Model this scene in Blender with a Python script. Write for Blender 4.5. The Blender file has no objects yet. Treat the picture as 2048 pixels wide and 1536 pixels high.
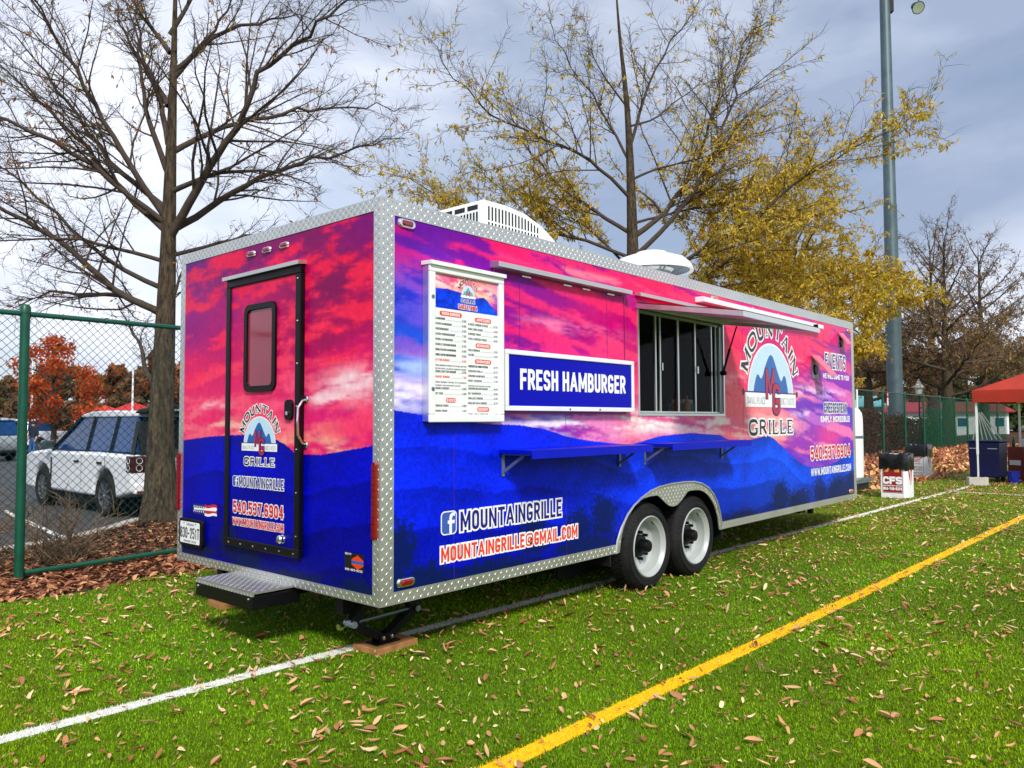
import bpy, math, random
import numpy as np
from mathutils import Vector, Matrix

SC = bpy.context.scene
COL = SC.collection
R = math.radians
rng = np.random.default_rng(7)
random.seed(7)

# ------------------------------------------------------------------ camera
YAW, PITCH, ROLL = 0.7226, 0.0465, -0.0039
CAMP = Vector((-3.0493, -3.7521, 1.5193))
_fw = Vector((math.cos(YAW) * math.cos(PITCH), math.sin(YAW) * math.cos(PITCH), math.sin(PITCH)))
_r0 = Vector((math.sin(YAW), -math.cos(YAW), 0))
_u0 = _r0.cross(_fw)
_r = _r0 * math.cos(ROLL) + _u0 * math.sin(ROLL)
_u = _u0 * math.cos(ROLL) - _r0 * math.sin(ROLL)
cam_data = bpy.data.cameras.new('camera')
cam_data.sensor_width = 36
cam_data.lens = 1570.45 / 2048 * 36
cam_data.clip_start = 0.05
cam_data.clip_end = 2000
cam = bpy.data.objects.new('camera', cam_data)
COL.objects.link(cam)
cam.matrix_world = Matrix(((_r.x, _u.x, -_fw.x, CAMP.x), (_r.y, _u.y, -_fw.y, CAMP.y), (_r.z, _u.z, -_fw.z, CAMP.z), (0, 0, 0, 1)))
SC.camera = cam

# ------------------------------------------------------------------ world, sun, exposure
SUN_EL, SUN_AZ = R(40), R(-127)          # azimuth measured from +X, towards +Y
sun_dir = Vector((math.cos(SUN_EL) * math.cos(SUN_AZ), math.cos(SUN_EL) * math.sin(SUN_AZ), math.sin(SUN_EL)))
world = bpy.data.worlds.new('World')
SC.world = world
world.use_nodes = True
wt = world.node_tree
wt.nodes.clear()
def wn(t, **k):
    n = wt.nodes.new(t)
    for a, b in k.items(): setattr(n, a, b)
    return n
wo = wn('ShaderNodeOutputWorld'); bg = wn('ShaderNodeBackground')
sky = wn('ShaderNodeTexSky', sky_type='NISHITA', sun_disc=False)
sky.sun_elevation = SUN_EL
sky.sun_rotation = math.pi / 2 - SUN_AZ
sky.air_density, sky.dust_density, sky.ozone_density = 1.0, 1.2, 1.5
tc = wn('ShaderNodeTexCoord')
mp = wn('ShaderNodeMapping'); mp.inputs['Scale'].default_value = (1.0, 1.0, 2.6)
n1 = wn('ShaderNodeTexNoise'); n1.inputs['Scale'].default_value = 2.3; n1.inputs['Detail'].default_value = 9; n1.inputs['Roughness'].default_value = .56; n1.inputs['Distortion'].default_value = .35
n2 = wn('ShaderNodeTexNoise'); n2.inputs['Scale'].default_value = 1.5; n2.inputs['Detail'].default_value = 6; n2.inputs['Roughness'].default_value = .5
r1 = wn('ShaderNodeValToRGB'); r1.color_ramp.elements[0].position = .36; r1.color_ramp.elements[1].position = .56
r1.color_ramp.elements[0].color = (.5, .5, .5, 1)
r2 = wn('ShaderNodeValToRGB'); r2.color_ramp.elements[0].position = .36; r2.color_ramp.elements[1].position = .63
r2.color_ramp.elements[0].color = (3.2, 3.9, 5.4, 1); r2.color_ramp.elements[1].color = (8.6, 9.0, 10.2, 1)
mx = wn('ShaderNodeMix', data_type='RGBA')
L = wt.links.new
L(tc.outputs['Generated'], mp.inputs['Vector'])
L(mp.outputs[0], n1.inputs['Vector']); L(mp.outputs[0], n2.inputs['Vector'])
L(n1.outputs['Fac'], r1.inputs[0]); L(n2.outputs['Fac'], r2.inputs[0])
L(r1.outputs[0], mx.inputs['Factor']); L(sky.outputs[0], mx.inputs['A']); L(r2.outputs[0], mx.inputs['B'])
L(mx.outputs['Result'], bg.inputs['Color']); L(bg.outputs[0], wo.inputs['Surface'])
bg.inputs['Strength'].default_value = 0.105

sun_l = bpy.data.lights.new('sun', 'SUN')
sun_l.energy = 3.0
sun_l.angle = R(9)
sun_l.color = (1.0, .955, .88)
sun = bpy.data.objects.new('sun', sun_l)
COL.objects.link(sun)
sun.rotation_euler = (-sun_dir).to_track_quat('-Z', 'Y').to_euler()
SC.view_settings.view_transform = 'Standard'
SC.view_settings.look = 'None'
SC.view_settings.exposure = 0.24
SC.view_settings.gamma = 1
SC.cycles.max_bounces = 6
SC.cycles.transparent_max_bounces = 12

# ------------------------------------------------------------------ helpers
def lin(c):
    return tuple(((x / 255) / 12.92 if x / 255 <= .04045 else ((x / 255 + .055) / 1.055) ** 2.4) for x in c)

class MB:
    """collects vertices and faces; build() links them as ONE mesh object"""
    def __init__(s): s.v = []; s.f = []; s.mi = []; s.cm = 0
    def add(s, vs, fs):
        o = len(s.v); s.v += [tuple(map(float, p)) for p in vs]
        for f in fs: s.f.append(tuple(i + o for i in f)); s.mi.append(s.cm)
        return s
    def box(s, x0, x1, y0, y1, z0, z1):
        return s.add([(x0, y0, z0), (x1, y0, z0), (x1, y1, z0), (x0, y1, z0), (x0, y0, z1), (x1, y0, z1), (x1, y1, z1), (x0, y1, z1)],
                     [(0, 3, 2, 1), (4, 5, 6, 7), (0, 1, 5, 4), (1, 2, 6, 5), (2, 3, 7, 6), (3, 0, 4, 7)])
    def beam(s, a, b, w, h, up=(0, 0, 1)):
        a, b = Vector(a), Vector(b); d = (b - a).normalized(); up = Vector(up)
        if abs(d.dot(up)) > .98: up = Vector((1, 0, 0))
        x = d.cross(up).normalized(); y = x.cross(d)
        q = [x * (i * w / 2) + y * (j * h / 2) for i, j in ((-1, -1), (1, -1), (1, 1), (-1, 1))]
        return s.add([a + k for k in q] + [b + k for k in q], [(3, 2, 1, 0), (4, 5, 6, 7)] + [(i, (i + 1) % 4, 4 + (i + 1) % 4, 4 + i) for i in range(4)])
    def tube(s, pts, rad, n=8, cap=True):
        P = [Vector(p) for p in pts]
        if not hasattr(rad, '__len__'): rad = [rad] * len(P)
        vs = []; ref = None
        for i, p in enumerate(P):
            d = (P[min(i + 1, len(P) - 1)] - P[max(i - 1, 0)]).normalized()
            if ref is None: ref = Vector((0, 0, 1)) if abs(d.z) < .9 else Vector((1, 0, 0))
            x = (ref - d * ref.dot(d)).normalized(); y = d.cross(x); ref = x
            for k in range(n):
                a = 2 * math.pi * k / n
                vs.append(p + (x * math.cos(a) + y * math.sin(a)) * rad[i])
        fs = []
        for i in range(len(P) - 1):
            for k in range(n):
                a, b = i * n + k, i * n + (k + 1) % n
                fs.append((a, b, b + n, a + n))
        if cap: fs += [tuple(range(n - 1, -1, -1)), tuple(range((len(P) - 1) * n, len(P) * n))]
        return s.add(vs, fs)
    def lathe(s, prof, n=24, c=(0, 0, 0), axis='z'):
        vs = []; fs = []
        for r_, h in prof:
            for k in range(n):
                a = 2 * math.pi * k / n; x, y = r_ * math.cos(a), r_ * math.sin(a)
                q = (x, y, h) if axis == 'z' else ((x, h, y) if axis == 'y' else (h, x, y))
                vs.append((c[0] + q[0], c[1] + q[1], c[2] + q[2]))
        for i in range(len(prof) - 1):
            for k in range(n):
                a, b = i * n + k, i * n + (k + 1) % n
                fs.append((a, b, b + n, a + n))
        return s.add(vs, fs)
    def prism(s, poly, m0, m1):
        """poly 2D; m0/m1 map (u,v)->3D for the two end caps"""
        n = len(poly)
        return s.add([m0(*p) for p in poly] + [m1(*p) for p in poly], [tuple(range(n)), tuple(range(2 * n - 1, n - 1, -1))] + [(i, (i + 1) % n, n + (i + 1) % n, n + i) for i in range(n)])
    def build(s, name, mat=None, parent=None, bevel=0, seg=2, smooth=False, wn=False):
        me = bpy.data.meshes.new(name)
        me.from_pydata(s.v, [], s.f)
        mats = mat if isinstance(mat, (list, tuple)) else [mat]
        for m in mats: me.materials.append(m)
        if len(mats) > 1: me.polygons.foreach_set('material_index', s.mi)
        import bmesh
        bm = bmesh.new(); bm.from_mesh(me); bmesh.ops.recalc_face_normals(bm, faces=bm.faces); bm.to_mesh(me); bm.free()
        if smooth:
            me.shade_smooth()
            me.set_sharp_from_angle(angle=R(35 if smooth is True else smooth))
        o = bpy.data.objects.new(name, me); COL.objects.link(o)
        if parent is not None: o.parent = parent
        if bevel:
            b = o.modifiers.new('bevel', 'BEVEL'); b.width = bevel; b.segments = seg; b.limit_method = 'ANGLE'; b.angle_limit = R(40)
        return o

def npmesh(name, V, F, mat, parent=None, cols=None, smooth=False):
    """fast mesh from numpy: V (n,3), F (m,3|4); cols = dict name -> (n,3) or (n,) point attributes"""
    me = bpy.data.meshes.new(name)
    V = np.asarray(V, np.float32); F = np.asarray(F, np.int32); k = F.shape[1]
    me.vertices.add(len(V)); me.vertices.foreach_set('co', V.ravel())
    me.loops.add(F.size); me.loops.foreach_set('vertex_index', F.ravel())
    me.polygons.add(len(F)); me.polygons.foreach_set('loop_start', np.arange(0, F.size, k, dtype=np.int32))
    me.update(calc_edges=True)
    if smooth: me.shade_smooth()
    for n_, a in (cols or {}).items():
        a = np.asarray(a, np.float32)
        if a.ndim == 2:
            at = me.color_attributes.new(n_, 'FLOAT_COLOR', 'POINT')
            at.data.foreach_set('color', np.concatenate([a, np.ones((len(a), 1), np.float32)], 1).ravel())
        else:
            at = me.attributes.new(n_, 'FLOAT', 'POINT'); at.data.foreach_set('value', a)
    me.materials.append(mat)
    o = bpy.data.objects.new(name, me); COL.objects.link(o)
    if parent is not None: o.parent = parent
    return o

def thing(name, label, cat, loc=(0, 0, 0), rz=0, group=None):
    o = bpy.data.objects.new(name, None); COL.objects.link(o)
    o.empty_display_size = .2
    o.location = loc; o.rotation_euler = (0, 0, rz)
    return tag(o, label, cat, group)
def tag(o, label=None, cat=None, group=None, kind=None):
    if label: o['label'] = label
    if cat: o['category'] = cat
    if group: o['group'] = group
    if kind: o['kind'] = kind
    return o
def copy_tree(o, parent=None):
    c = o.copy(); COL.objects.link(c); c.parent = parent
    for ch in list(o.children): copy_tree(ch, c)
    return c

# ------------------------------------------------------------------ materials
def nodes_of(name):
    m = bpy.data.materials.new(name); m.use_nodes = True
    nt = m.node_tree; b = nt.nodes['Principled BSDF']
    return m, nt, b
def pm(name, col, rough=.5, metal=0, var=.12, vs=6, bump=0, bs=60, spec=.5, coat=0, dirt=0):
    """procedural principled material: noise-varied colour, roughness and fine relief"""
    m, nt, b = nodes_of(name); N = nt.nodes.new; K = nt.links.new
    c = lin(col)
    t = N('ShaderNodeTexCoord'); n = N('ShaderNodeTexNoise'); n.inputs['Scale'].default_value = vs; n.inputs['Detail'].default_value = 6
    K(t.outputs['Object'], n.inputs['Vector'])
    r = N('ShaderNodeValToRGB'); e = r.color_ramp.elements
    e[0].position, e[1].position = .3, .72
    e[0].color = (*[x * (1 - var) for x in c], 1); e[1].color = (*[min(1, x * (1 + var)) for x in c], 1)
    K(n.outputs['Fac'], r.inputs[0]); src = r.outputs[0]
    if dirt:
        n3 = N('ShaderNodeTexNoise'); n3.inputs['Scale'].default_value = vs * .6; n3.inputs['Detail'].default_value = 9; n3.inputs['Roughness'].default_value = .7
        K(t.outputs['Object'], n3.inputs['Vector'])
        r3 = N('ShaderNodeMapRange'); r3.inputs['From Min'].default_value = .55; r3.inputs['From Max'].default_value = .75; r3.inputs['To Max'].default_value = dirt
        K(n3.outputs['Fac'], r3.inputs['Value'])
        mx = N('ShaderNodeMix'); mx.data_type = 'RGBA'; mx.inputs['B'].default_value = (.09, .07, .05, 1)
        K(r3.outputs[0], mx.inputs['Factor']); K(src, mx.inputs['A']); src = mx.outputs['Result']
    K(src, b.inputs['Base Color'])
    mr = N('ShaderNodeMapRange'); mr.inputs['To Min'].default_value = max(.02, rough - .08); mr.inputs['To Max'].default_value = min(1, rough + .1)
    K(n.outputs['Fac'], mr.inputs['Value']); K(mr.outputs[0], b.inputs['Roughness'])
    b.inputs['Metallic'].default_value = metal
    b.inputs['Specular IOR Level'].default_value = spec
    if coat: b.inputs['Coat Weight'].default_value = coat; b.inputs['Coat Roughness'].default_value = .08
    if bump:
        nb = N('ShaderNodeTexNoise'); nb.inputs['Scale'].default_value = bs; nb.inputs['Detail'].default_value = 4
        K(t.outputs['Object'], nb.inputs['Vector'])
        bp = N('ShaderNodeBump'); bp.inputs['Strength'].default_value = bump; bp.inputs['Distance'].default_value = .01
        K(nb.outputs['Fac'], bp.inputs['Height']); K(bp.outputs[0], b.inputs['Normal'])
    return m
def attr_mat(name, attr='col', rough=.6, spec=.3, var=.15, vs=40, trans=0):
    m, nt, b = nodes_of(name); N = nt.nodes.new; K = nt.links.new
    a = N('ShaderNodeAttribute'); a.attribute_name = attr
    t = N('ShaderNodeTexCoord'); n = N('ShaderNodeTexNoise'); n.inputs['Scale'].default_value = vs; n.inputs['Detail'].default_value = 3
    K(t.outputs['Object'], n.inputs['Vector'])
    mr = N('ShaderNodeMapRange'); mr.inputs['To Min'].default_value = 1 - var; mr.inputs['To Max'].default_value = 1 + var
    K(n.outputs['Fac'], mr.inputs['Value'])
    v = N('ShaderNodeVectorMath'); v.operation = 'SCALE'; K(a.outputs['Color'], v.inputs[0]); K(mr.outputs[0], v.inputs['Scale'])
    K(v.outputs[0], b.inputs['Base Color']); b.inputs['Roughness'].default_value = rough; b.inputs['Specular IOR Level'].default_value = spec
    if trans:
        tr = N('ShaderNodeBsdfTranslucent'); K(v.outputs[0], tr.inputs['Color'])
        ms = N('ShaderNodeMixShader'); ms.inputs[0].default_value = trans
        K(b.outputs[0], ms.inputs[1]); K(tr.outputs[0], ms.inputs[2]); K(ms.outputs[0], nt.nodes['Material Output'].inputs['Surface'])
    return m
def glass_mat(name, col, alpha=.5, rough=.04):
    m, nt, b = nodes_of(name)
    N = nt.nodes.new; K = nt.links.new
    t = N('ShaderNodeTexCoord'); n = N('ShaderNodeTexNoise'); n.inputs['Scale'].default_value = 3
    K(t.outputs['Object'], n.inputs['Vector'])
    mr = N('ShaderNodeMapRange'); mr.inputs['To Min'].default_value = rough; mr.inputs['To Max'].default_value = rough + .06
    K(n.outputs['Fac'], mr.inputs['Value']); K(mr.outputs[0], b.inputs['Roughness'])
    b.inputs['Base Color'].default_value = (*lin(col), 1); b.inputs['Specular IOR Level'].default_value = .3
    tr = N('ShaderNodeBsdfTransparent'); tr.inputs[0].default_value = (*[.84 + .16 * x for x in lin(col)], 1)
    ms = N('ShaderNodeMixShader'); ms.inputs[0].default_value = alpha
    K(tr.outputs[0], ms.inputs[1]); K(b.outputs[0], ms.inputs[2]); K(ms.outputs[0], nt.nodes['Material Output'].inputs['Surface'])
    return m

M = {}
M['plate'] = pm('diamond_plate_aluminium', (214, 214, 210), .4, .9, .06, 3, .05, 200)
M['alu'] = pm('brushed_aluminium', (226, 228, 226), .34, .9, .06, 8)
M['white'] = pm('white_paint', (238, 240, 240), .35, 0, .04, 4, dirt=.12)
M['white_plastic'] = pm('white_plastic', (232, 234, 232), .42, 0, .04, 5, dirt=.1)
M['black'] = pm('black_metal', (8, 8, 11), .42, 0, .3, 8, .05, spec=.25)
M['rubber'] = pm('tyre_rubber', (26, 26, 28), .75, 0, .35, 9, .25, 90, spec=.3, dirt=.25)
M['rimwhite'] = pm('painted_wheel_white', (184, 189, 187), .32, .15, .05, 6, dirt=.2)
M['red_lens'] = pm('red_lens', (132, 2, 4), .12, 0, .15, 40, spec=.8, coat=.6)
M['amber_lens'] = pm('amber_lens', (220, 90, 16), .12, 0, .15, 40, spec=.8, coat=.6)
M['chrome'] = pm('chrome', (235, 235, 238), .12, 1, .03, 6)
M['steel'] = pm('galvanised_steel', (128, 140, 148), .45, .7, .22, 5, .08, 40)
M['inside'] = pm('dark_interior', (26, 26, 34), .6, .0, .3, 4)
M['chassis'] = pm('chassis_paint', (16, 17, 20), .6, .2, .3, 8, .1)
M['txt_white'] = pm('white_vinyl', (246, 246, 248), .4, 0, .03, 30)
M['txt_navy'] = pm('navy_vinyl', (14, 18, 120), .35, 0, .1, 30)
M['txt_orange'] = pm('orange_red_vinyl', (236, 62, 24), .35, 0, .06, 30)
M['txt_red'] = pm('red_vinyl', (214, 30, 40), .35, 0, .06, 30)
M['txt_black'] = pm('black_vinyl', (16, 14, 22), .35, 0, .2, 30)
M['txt_grey'] = pm('grey_vinyl', (176, 182, 188), .4, 0, .05, 30)
M['logo_sky'] = pm('pale_blue_vinyl', (196, 226, 246), .35, 0, .05, 8)
M['logo_blue'] = pm('mountain_blue_vinyl', (22, 96, 176), .35, 0, .08, 8)
M['logo_crim'] = pm('crimson_vinyl', (176, 24, 60), .35, 0, .08, 8)
M['sign_blue'] = pm('sign_blue', (0, 6, 176), .35, 0, .05, 4, spec=.12)
M['paper'] = pm('white_paper', (240, 242, 242), .5, 0, .02, 5)
M['fb'] = pm('app_blue_vinyl', (54, 92, 172), .35, 0, .1, 10)
M['shelf_blue'] = pm('blue_shelf_paint', (0, 22, 186), .4, 0, .12, 5, spec=.15)
M['wood'] = pm('raw_timber', (168, 118, 68), .75, 0, .3, 14, .3, 50)
M['green_post'] = pm('green_vinyl_coat', (4, 78, 58), .38, 0, .18, 7, .05, 80, dirt=.15)
M['green_wire'] = pm('dark_green_wire', (10, 62, 56), .45, 0, .2, 9)
M['concrete'] = pm('concrete', (190, 184, 172), .85, 0, .15, 5, .3, 60, dirt=.3)
M['kitchen_steel'] = pm('stainless_kitchen', (84, 86, 92), .3, .8, .15, 3)  # plain stainless metal for the kitchen counters and shelf
M['glass'] = glass_mat('window_glass', (6, 8, 18), .12, .02)
M['red_fabric'] = pm('red_canopy_fabric', (172, 44, 22), .75, 0, .15, 3, .1, 30)
M['blue_plastic'] = pm('dark_blue_plastic', (8, 14, 84), .45, 0, .15, 4)
M['maroon'] = pm('maroon_print', (146, 18, 32), .5, 0, .08, 8)
M['bag'] = pm('black_bag_film', (10, 11, 14), .22, 0, .3, 6, .6, 14, spec=.7)
M['gold'] = pm('gold_print', (214, 150, 70), .5, 0, .1, 8)
M['carton'] = pm('printed_carton', (120, 44, 30), .7, 0, .15, 6)
M['skin'] = pm('skin', (196, 140, 112), .6, 0, .08, 20)
M['denim'] = pm('denim', (52, 96, 150), .8, 0, .15, 20)
M['navycloth'] = pm('navy_cloth', (22, 26, 52), .85, 0, .15, 20)
M['hair'] = pm('dark_hair', (36, 26, 20), .7, 0, .2, 30)
M['teal'] = pm('teal_panel', (110, 176, 178), .6, 0, .12, 3)

# ------------------------------------------------------------------ numpy noise
_tab = np.random.default_rng(3).random((256, 256))
def vnoise(x, y, s=0):
    x = np.asarray(x, float) + s * 17.3; y = np.asarray(y, float) + s * 9.1
    xi, yi = np.floor(x).astype(int), np.floor(y).astype(int); fx, fy = x - xi, y - yi
    fx = fx * fx * (3 - 2 * fx); fy = fy * fy * (3 - 2 * fy)
    a = _tab[xi % 256, yi % 256]; b = _tab[(xi + 1) % 256, yi % 256]; c = _tab[xi % 256, (yi + 1) % 256]; d = _tab[(xi + 1) % 256, (yi + 1) % 256]
    return (a * (1 - fx) + b * fx) * (1 - fy) + (c * (1 - fx) + d * fx) * fy
def fbm(x, y, o=4, s=0, g=.5):
    t = 0; a = 1; n = 0
    for i in range(o):
        t = t + a * vnoise(x * 2 ** i, y * 2 ** i, s + i * 3); n += a; a *= g
    return t / n
def sstep(a, b, x):
    t = np.clip((x - a) / (b - a), 0, 1); return t * t * (3 - 2 * t)

# ------------------------------------------------------------------ the setting
def turf_edge(x): return 3.95 + .012 * x
KX = [-60, -8, -.5, .4, 1.1, 1.7, 2.3, 3.0, 4.0, 7.0, 30, 160]
KY = [4.6, 6.6, 7.0, 7.25, 7.6, 8.1, 8.72, 9.15, 9.45, 9.8, 11.0, 17]
def kerb_y(x): return np.interp(x, KX, KY)
def fence_y(x): return 5.0 + .027 * x
def line_white(x): return .585 - .019 * x
def line_yellow(x): return -1.385 - .0185 * x

def ground_mat(name, cols, scales, rough=.9, bump=.5, bs=80, stretch=(1, 1, 1)):
    m, nt, b = nodes_of(name); N = nt.nodes.new; K = nt.links.new
    tc_ = N('ShaderNodeTexCoord'); t = N('ShaderNodeMapping'); t.inputs['Scale'].default_value = stretch; K(tc_.outputs['Object'], t.inputs['Vector']); src = None
    for i, (c, sc) in enumerate(zip(cols, [None] + scales)):
        if src is None: rgb = N('ShaderNodeRGB'); rgb.outputs[0].default_value = (*lin(c), 1); src = rgb.outputs[0]; continue
        n = N('ShaderNodeTexNoise'); n.inputs['Scale'].default_value = sc; n.inputs['Detail'].default_value = 8; n.inputs['Roughness'].default_value = .65
        K(t.outputs[0], n.inputs['Vector'])
        mr = N('ShaderNodeMapRange'); mr.inputs['From Min'].default_value = .42; mr.inputs['From Max'].default_value = .62; K(n.outputs['Fac'], mr.inputs['Value'])
        mx = N('ShaderNodeMix'); mx.data_type = 'RGBA'; mx.inputs['B'].default_value = (*lin(c), 1)
        K(mr.outputs[0], mx.inputs['Factor']); K(src, mx.inputs['A']); src = mx.outputs['Result']
    K(src, b.inputs['Base Color']); b.inputs['Roughness'].default_value = rough; b.inputs['Specular IOR Level'].default_value = .25
    nb = N('ShaderNodeTexNoise'); nb.inputs['Scale'].default_value = bs; nb.inputs['Detail'].default_value = 5; K(t.outputs[0], nb.inputs['Vector'])
    bp = N('ShaderNodeBump'); bp.inputs['Strength'].default_value = bump; bp.inputs['Distance'].default_value = .02; K(nb.outputs['Fac'], bp.inputs['Height']); K(bp.outputs[0], b.inputs['Normal'])
    return m
M['turf'] = ground_mat('turf_base', [(76, 106, 5), (96, 126, 9), (104, 122, 20)], [2.2, 90], .85, .6, 160)
M['soil'] = ground_mat('leafy_mulch', [(70, 44, 28), (104, 66, 42), (46, 30, 22)], [5, 38], .95, .9, 45)
M['asphalt'] = ground_mat('worn_asphalt', [(74, 76, 80), (90, 92, 94), (60, 62, 66)], [1.5, 60], .9, .4, 200)
M['far_ground'] = ground_mat('far_grass', [(92, 96, 48), (120, 104, 60)], [.2], .95, .2, 2)
M['line_white'] = pm('white_line_fibre', (232, 232, 224), .8, 0, .12, 40, .5, 120)
M['line_yellow'] = pm('yellow_line_fibre', (246, 196, 12), .8, 0, .12, 40, .5, 120)
M['paint'] = pm('road_paint', (214, 214, 206), .8, 0, .15, 12, dirt=.5)

def strip(name, xs, y0, y1, z, mat, kind='structure'):
    V = []; F = []
    for x in xs: V += [(x, y0(x), z), (x, y1(x), z)]
    F = [(2 * i, 2 * i + 2, 2 * i + 3, 2 * i + 1) for i in range(len(xs) - 1)]
    o = npmesh(name, V, F, mat); o['kind'] = kind; return o
npmesh('ground', [(-700, -700, -.32), (900, -700, -.32), (900, 900, -.32), (-700, 900, -.32)], [(0, 1, 2, 3)], M['far_ground'])['kind'] = 'structure'
xs = np.concatenate([np.linspace(-60, -8, 12), np.linspace(-7.5, 12, 60), np.linspace(13, 160, 40)])
strip('turf_field', xs, lambda x: -90, lambda x: turf_edge(x) + .10 * math.sin(x * 2.1) + .06 * math.sin(x * 5.3), 0, M['turf'])
strip('planting_strip', xs, lambda x: turf_edge(x) - .3, lambda x: kerb_y(x) + .02, -.014, M['soil'])
strip('parking_lot', xs, lambda x: kerb_y(x) + .1, lambda x: 190, -.13, M['asphalt'])
strip('touchline', np.linspace(-8, 17.0, 30), lambda x: line_white(x) - .052, lambda x: line_white(x) + .052, .004, M['line_white'])
strip('yellow_field_line', np.linspace(-8, 60, 30), lambda x: line_yellow(x) - .055, lambda x: line_yellow(x) + .055, .004, M['line_yellow'])
npmesh('cross_line', [(15.28, .34, .008), (14.2, -40, .008), (14.3, -40, .008), (15.38, .34, .008)], [(0, 1, 2, 3)], M['line_white'])['kind'] = 'structure'
kb = MB()
kx = np.concatenate([np.linspace(-40, -1, 14), np.linspace(-.5, 8, 40), np.linspace(9, 120, 30)])
P = [Vector((x, float(kerb_y(x)), 0)) for x in kx]
sec = [(0, -.2), (0, .0), (.02, .015), (.14, .015), (.165, -.005), (.175, -.2)]
V = []; F = []
for i, p in enumerate(P):
    d = (P[min(i + 1, len(P) - 1)] - P[max(0, i - 1)]).normalized(); n = Vector((-d.y, d.x, 0))
    for a, z in sec: V.append(p + n * a + Vector((0, 0, z)))
for i in range(len(P) - 1):
    for k in range(5): F.append((i * 6 + k, i * 6 + k + 1, i * 6 + k + 7, i * 6 + k + 6))
npmesh('kerb', V, F, M['concrete'])['kind'] = 'structure'
# parking bay lines on the asphalt
for i, (a, b) in enumerate([((1.15, 8.3), (1.75, 13.2)), ((-1.7, 7.6), (-1.1, 12.6)), ((7.4, 10.3), (7.9, 15.2))]):
    a, b = Vector((*a, -.126)), Vector((*b, -.126)); n = Vector((-(b - a).y, (b - a).x, 0)).normalized() * .05
    npmesh('parking_bay_line', [a - n, b - n, b + n, a + n], [(0, 1, 2, 3)], M['paint'])['kind'] = 'structure'

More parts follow.
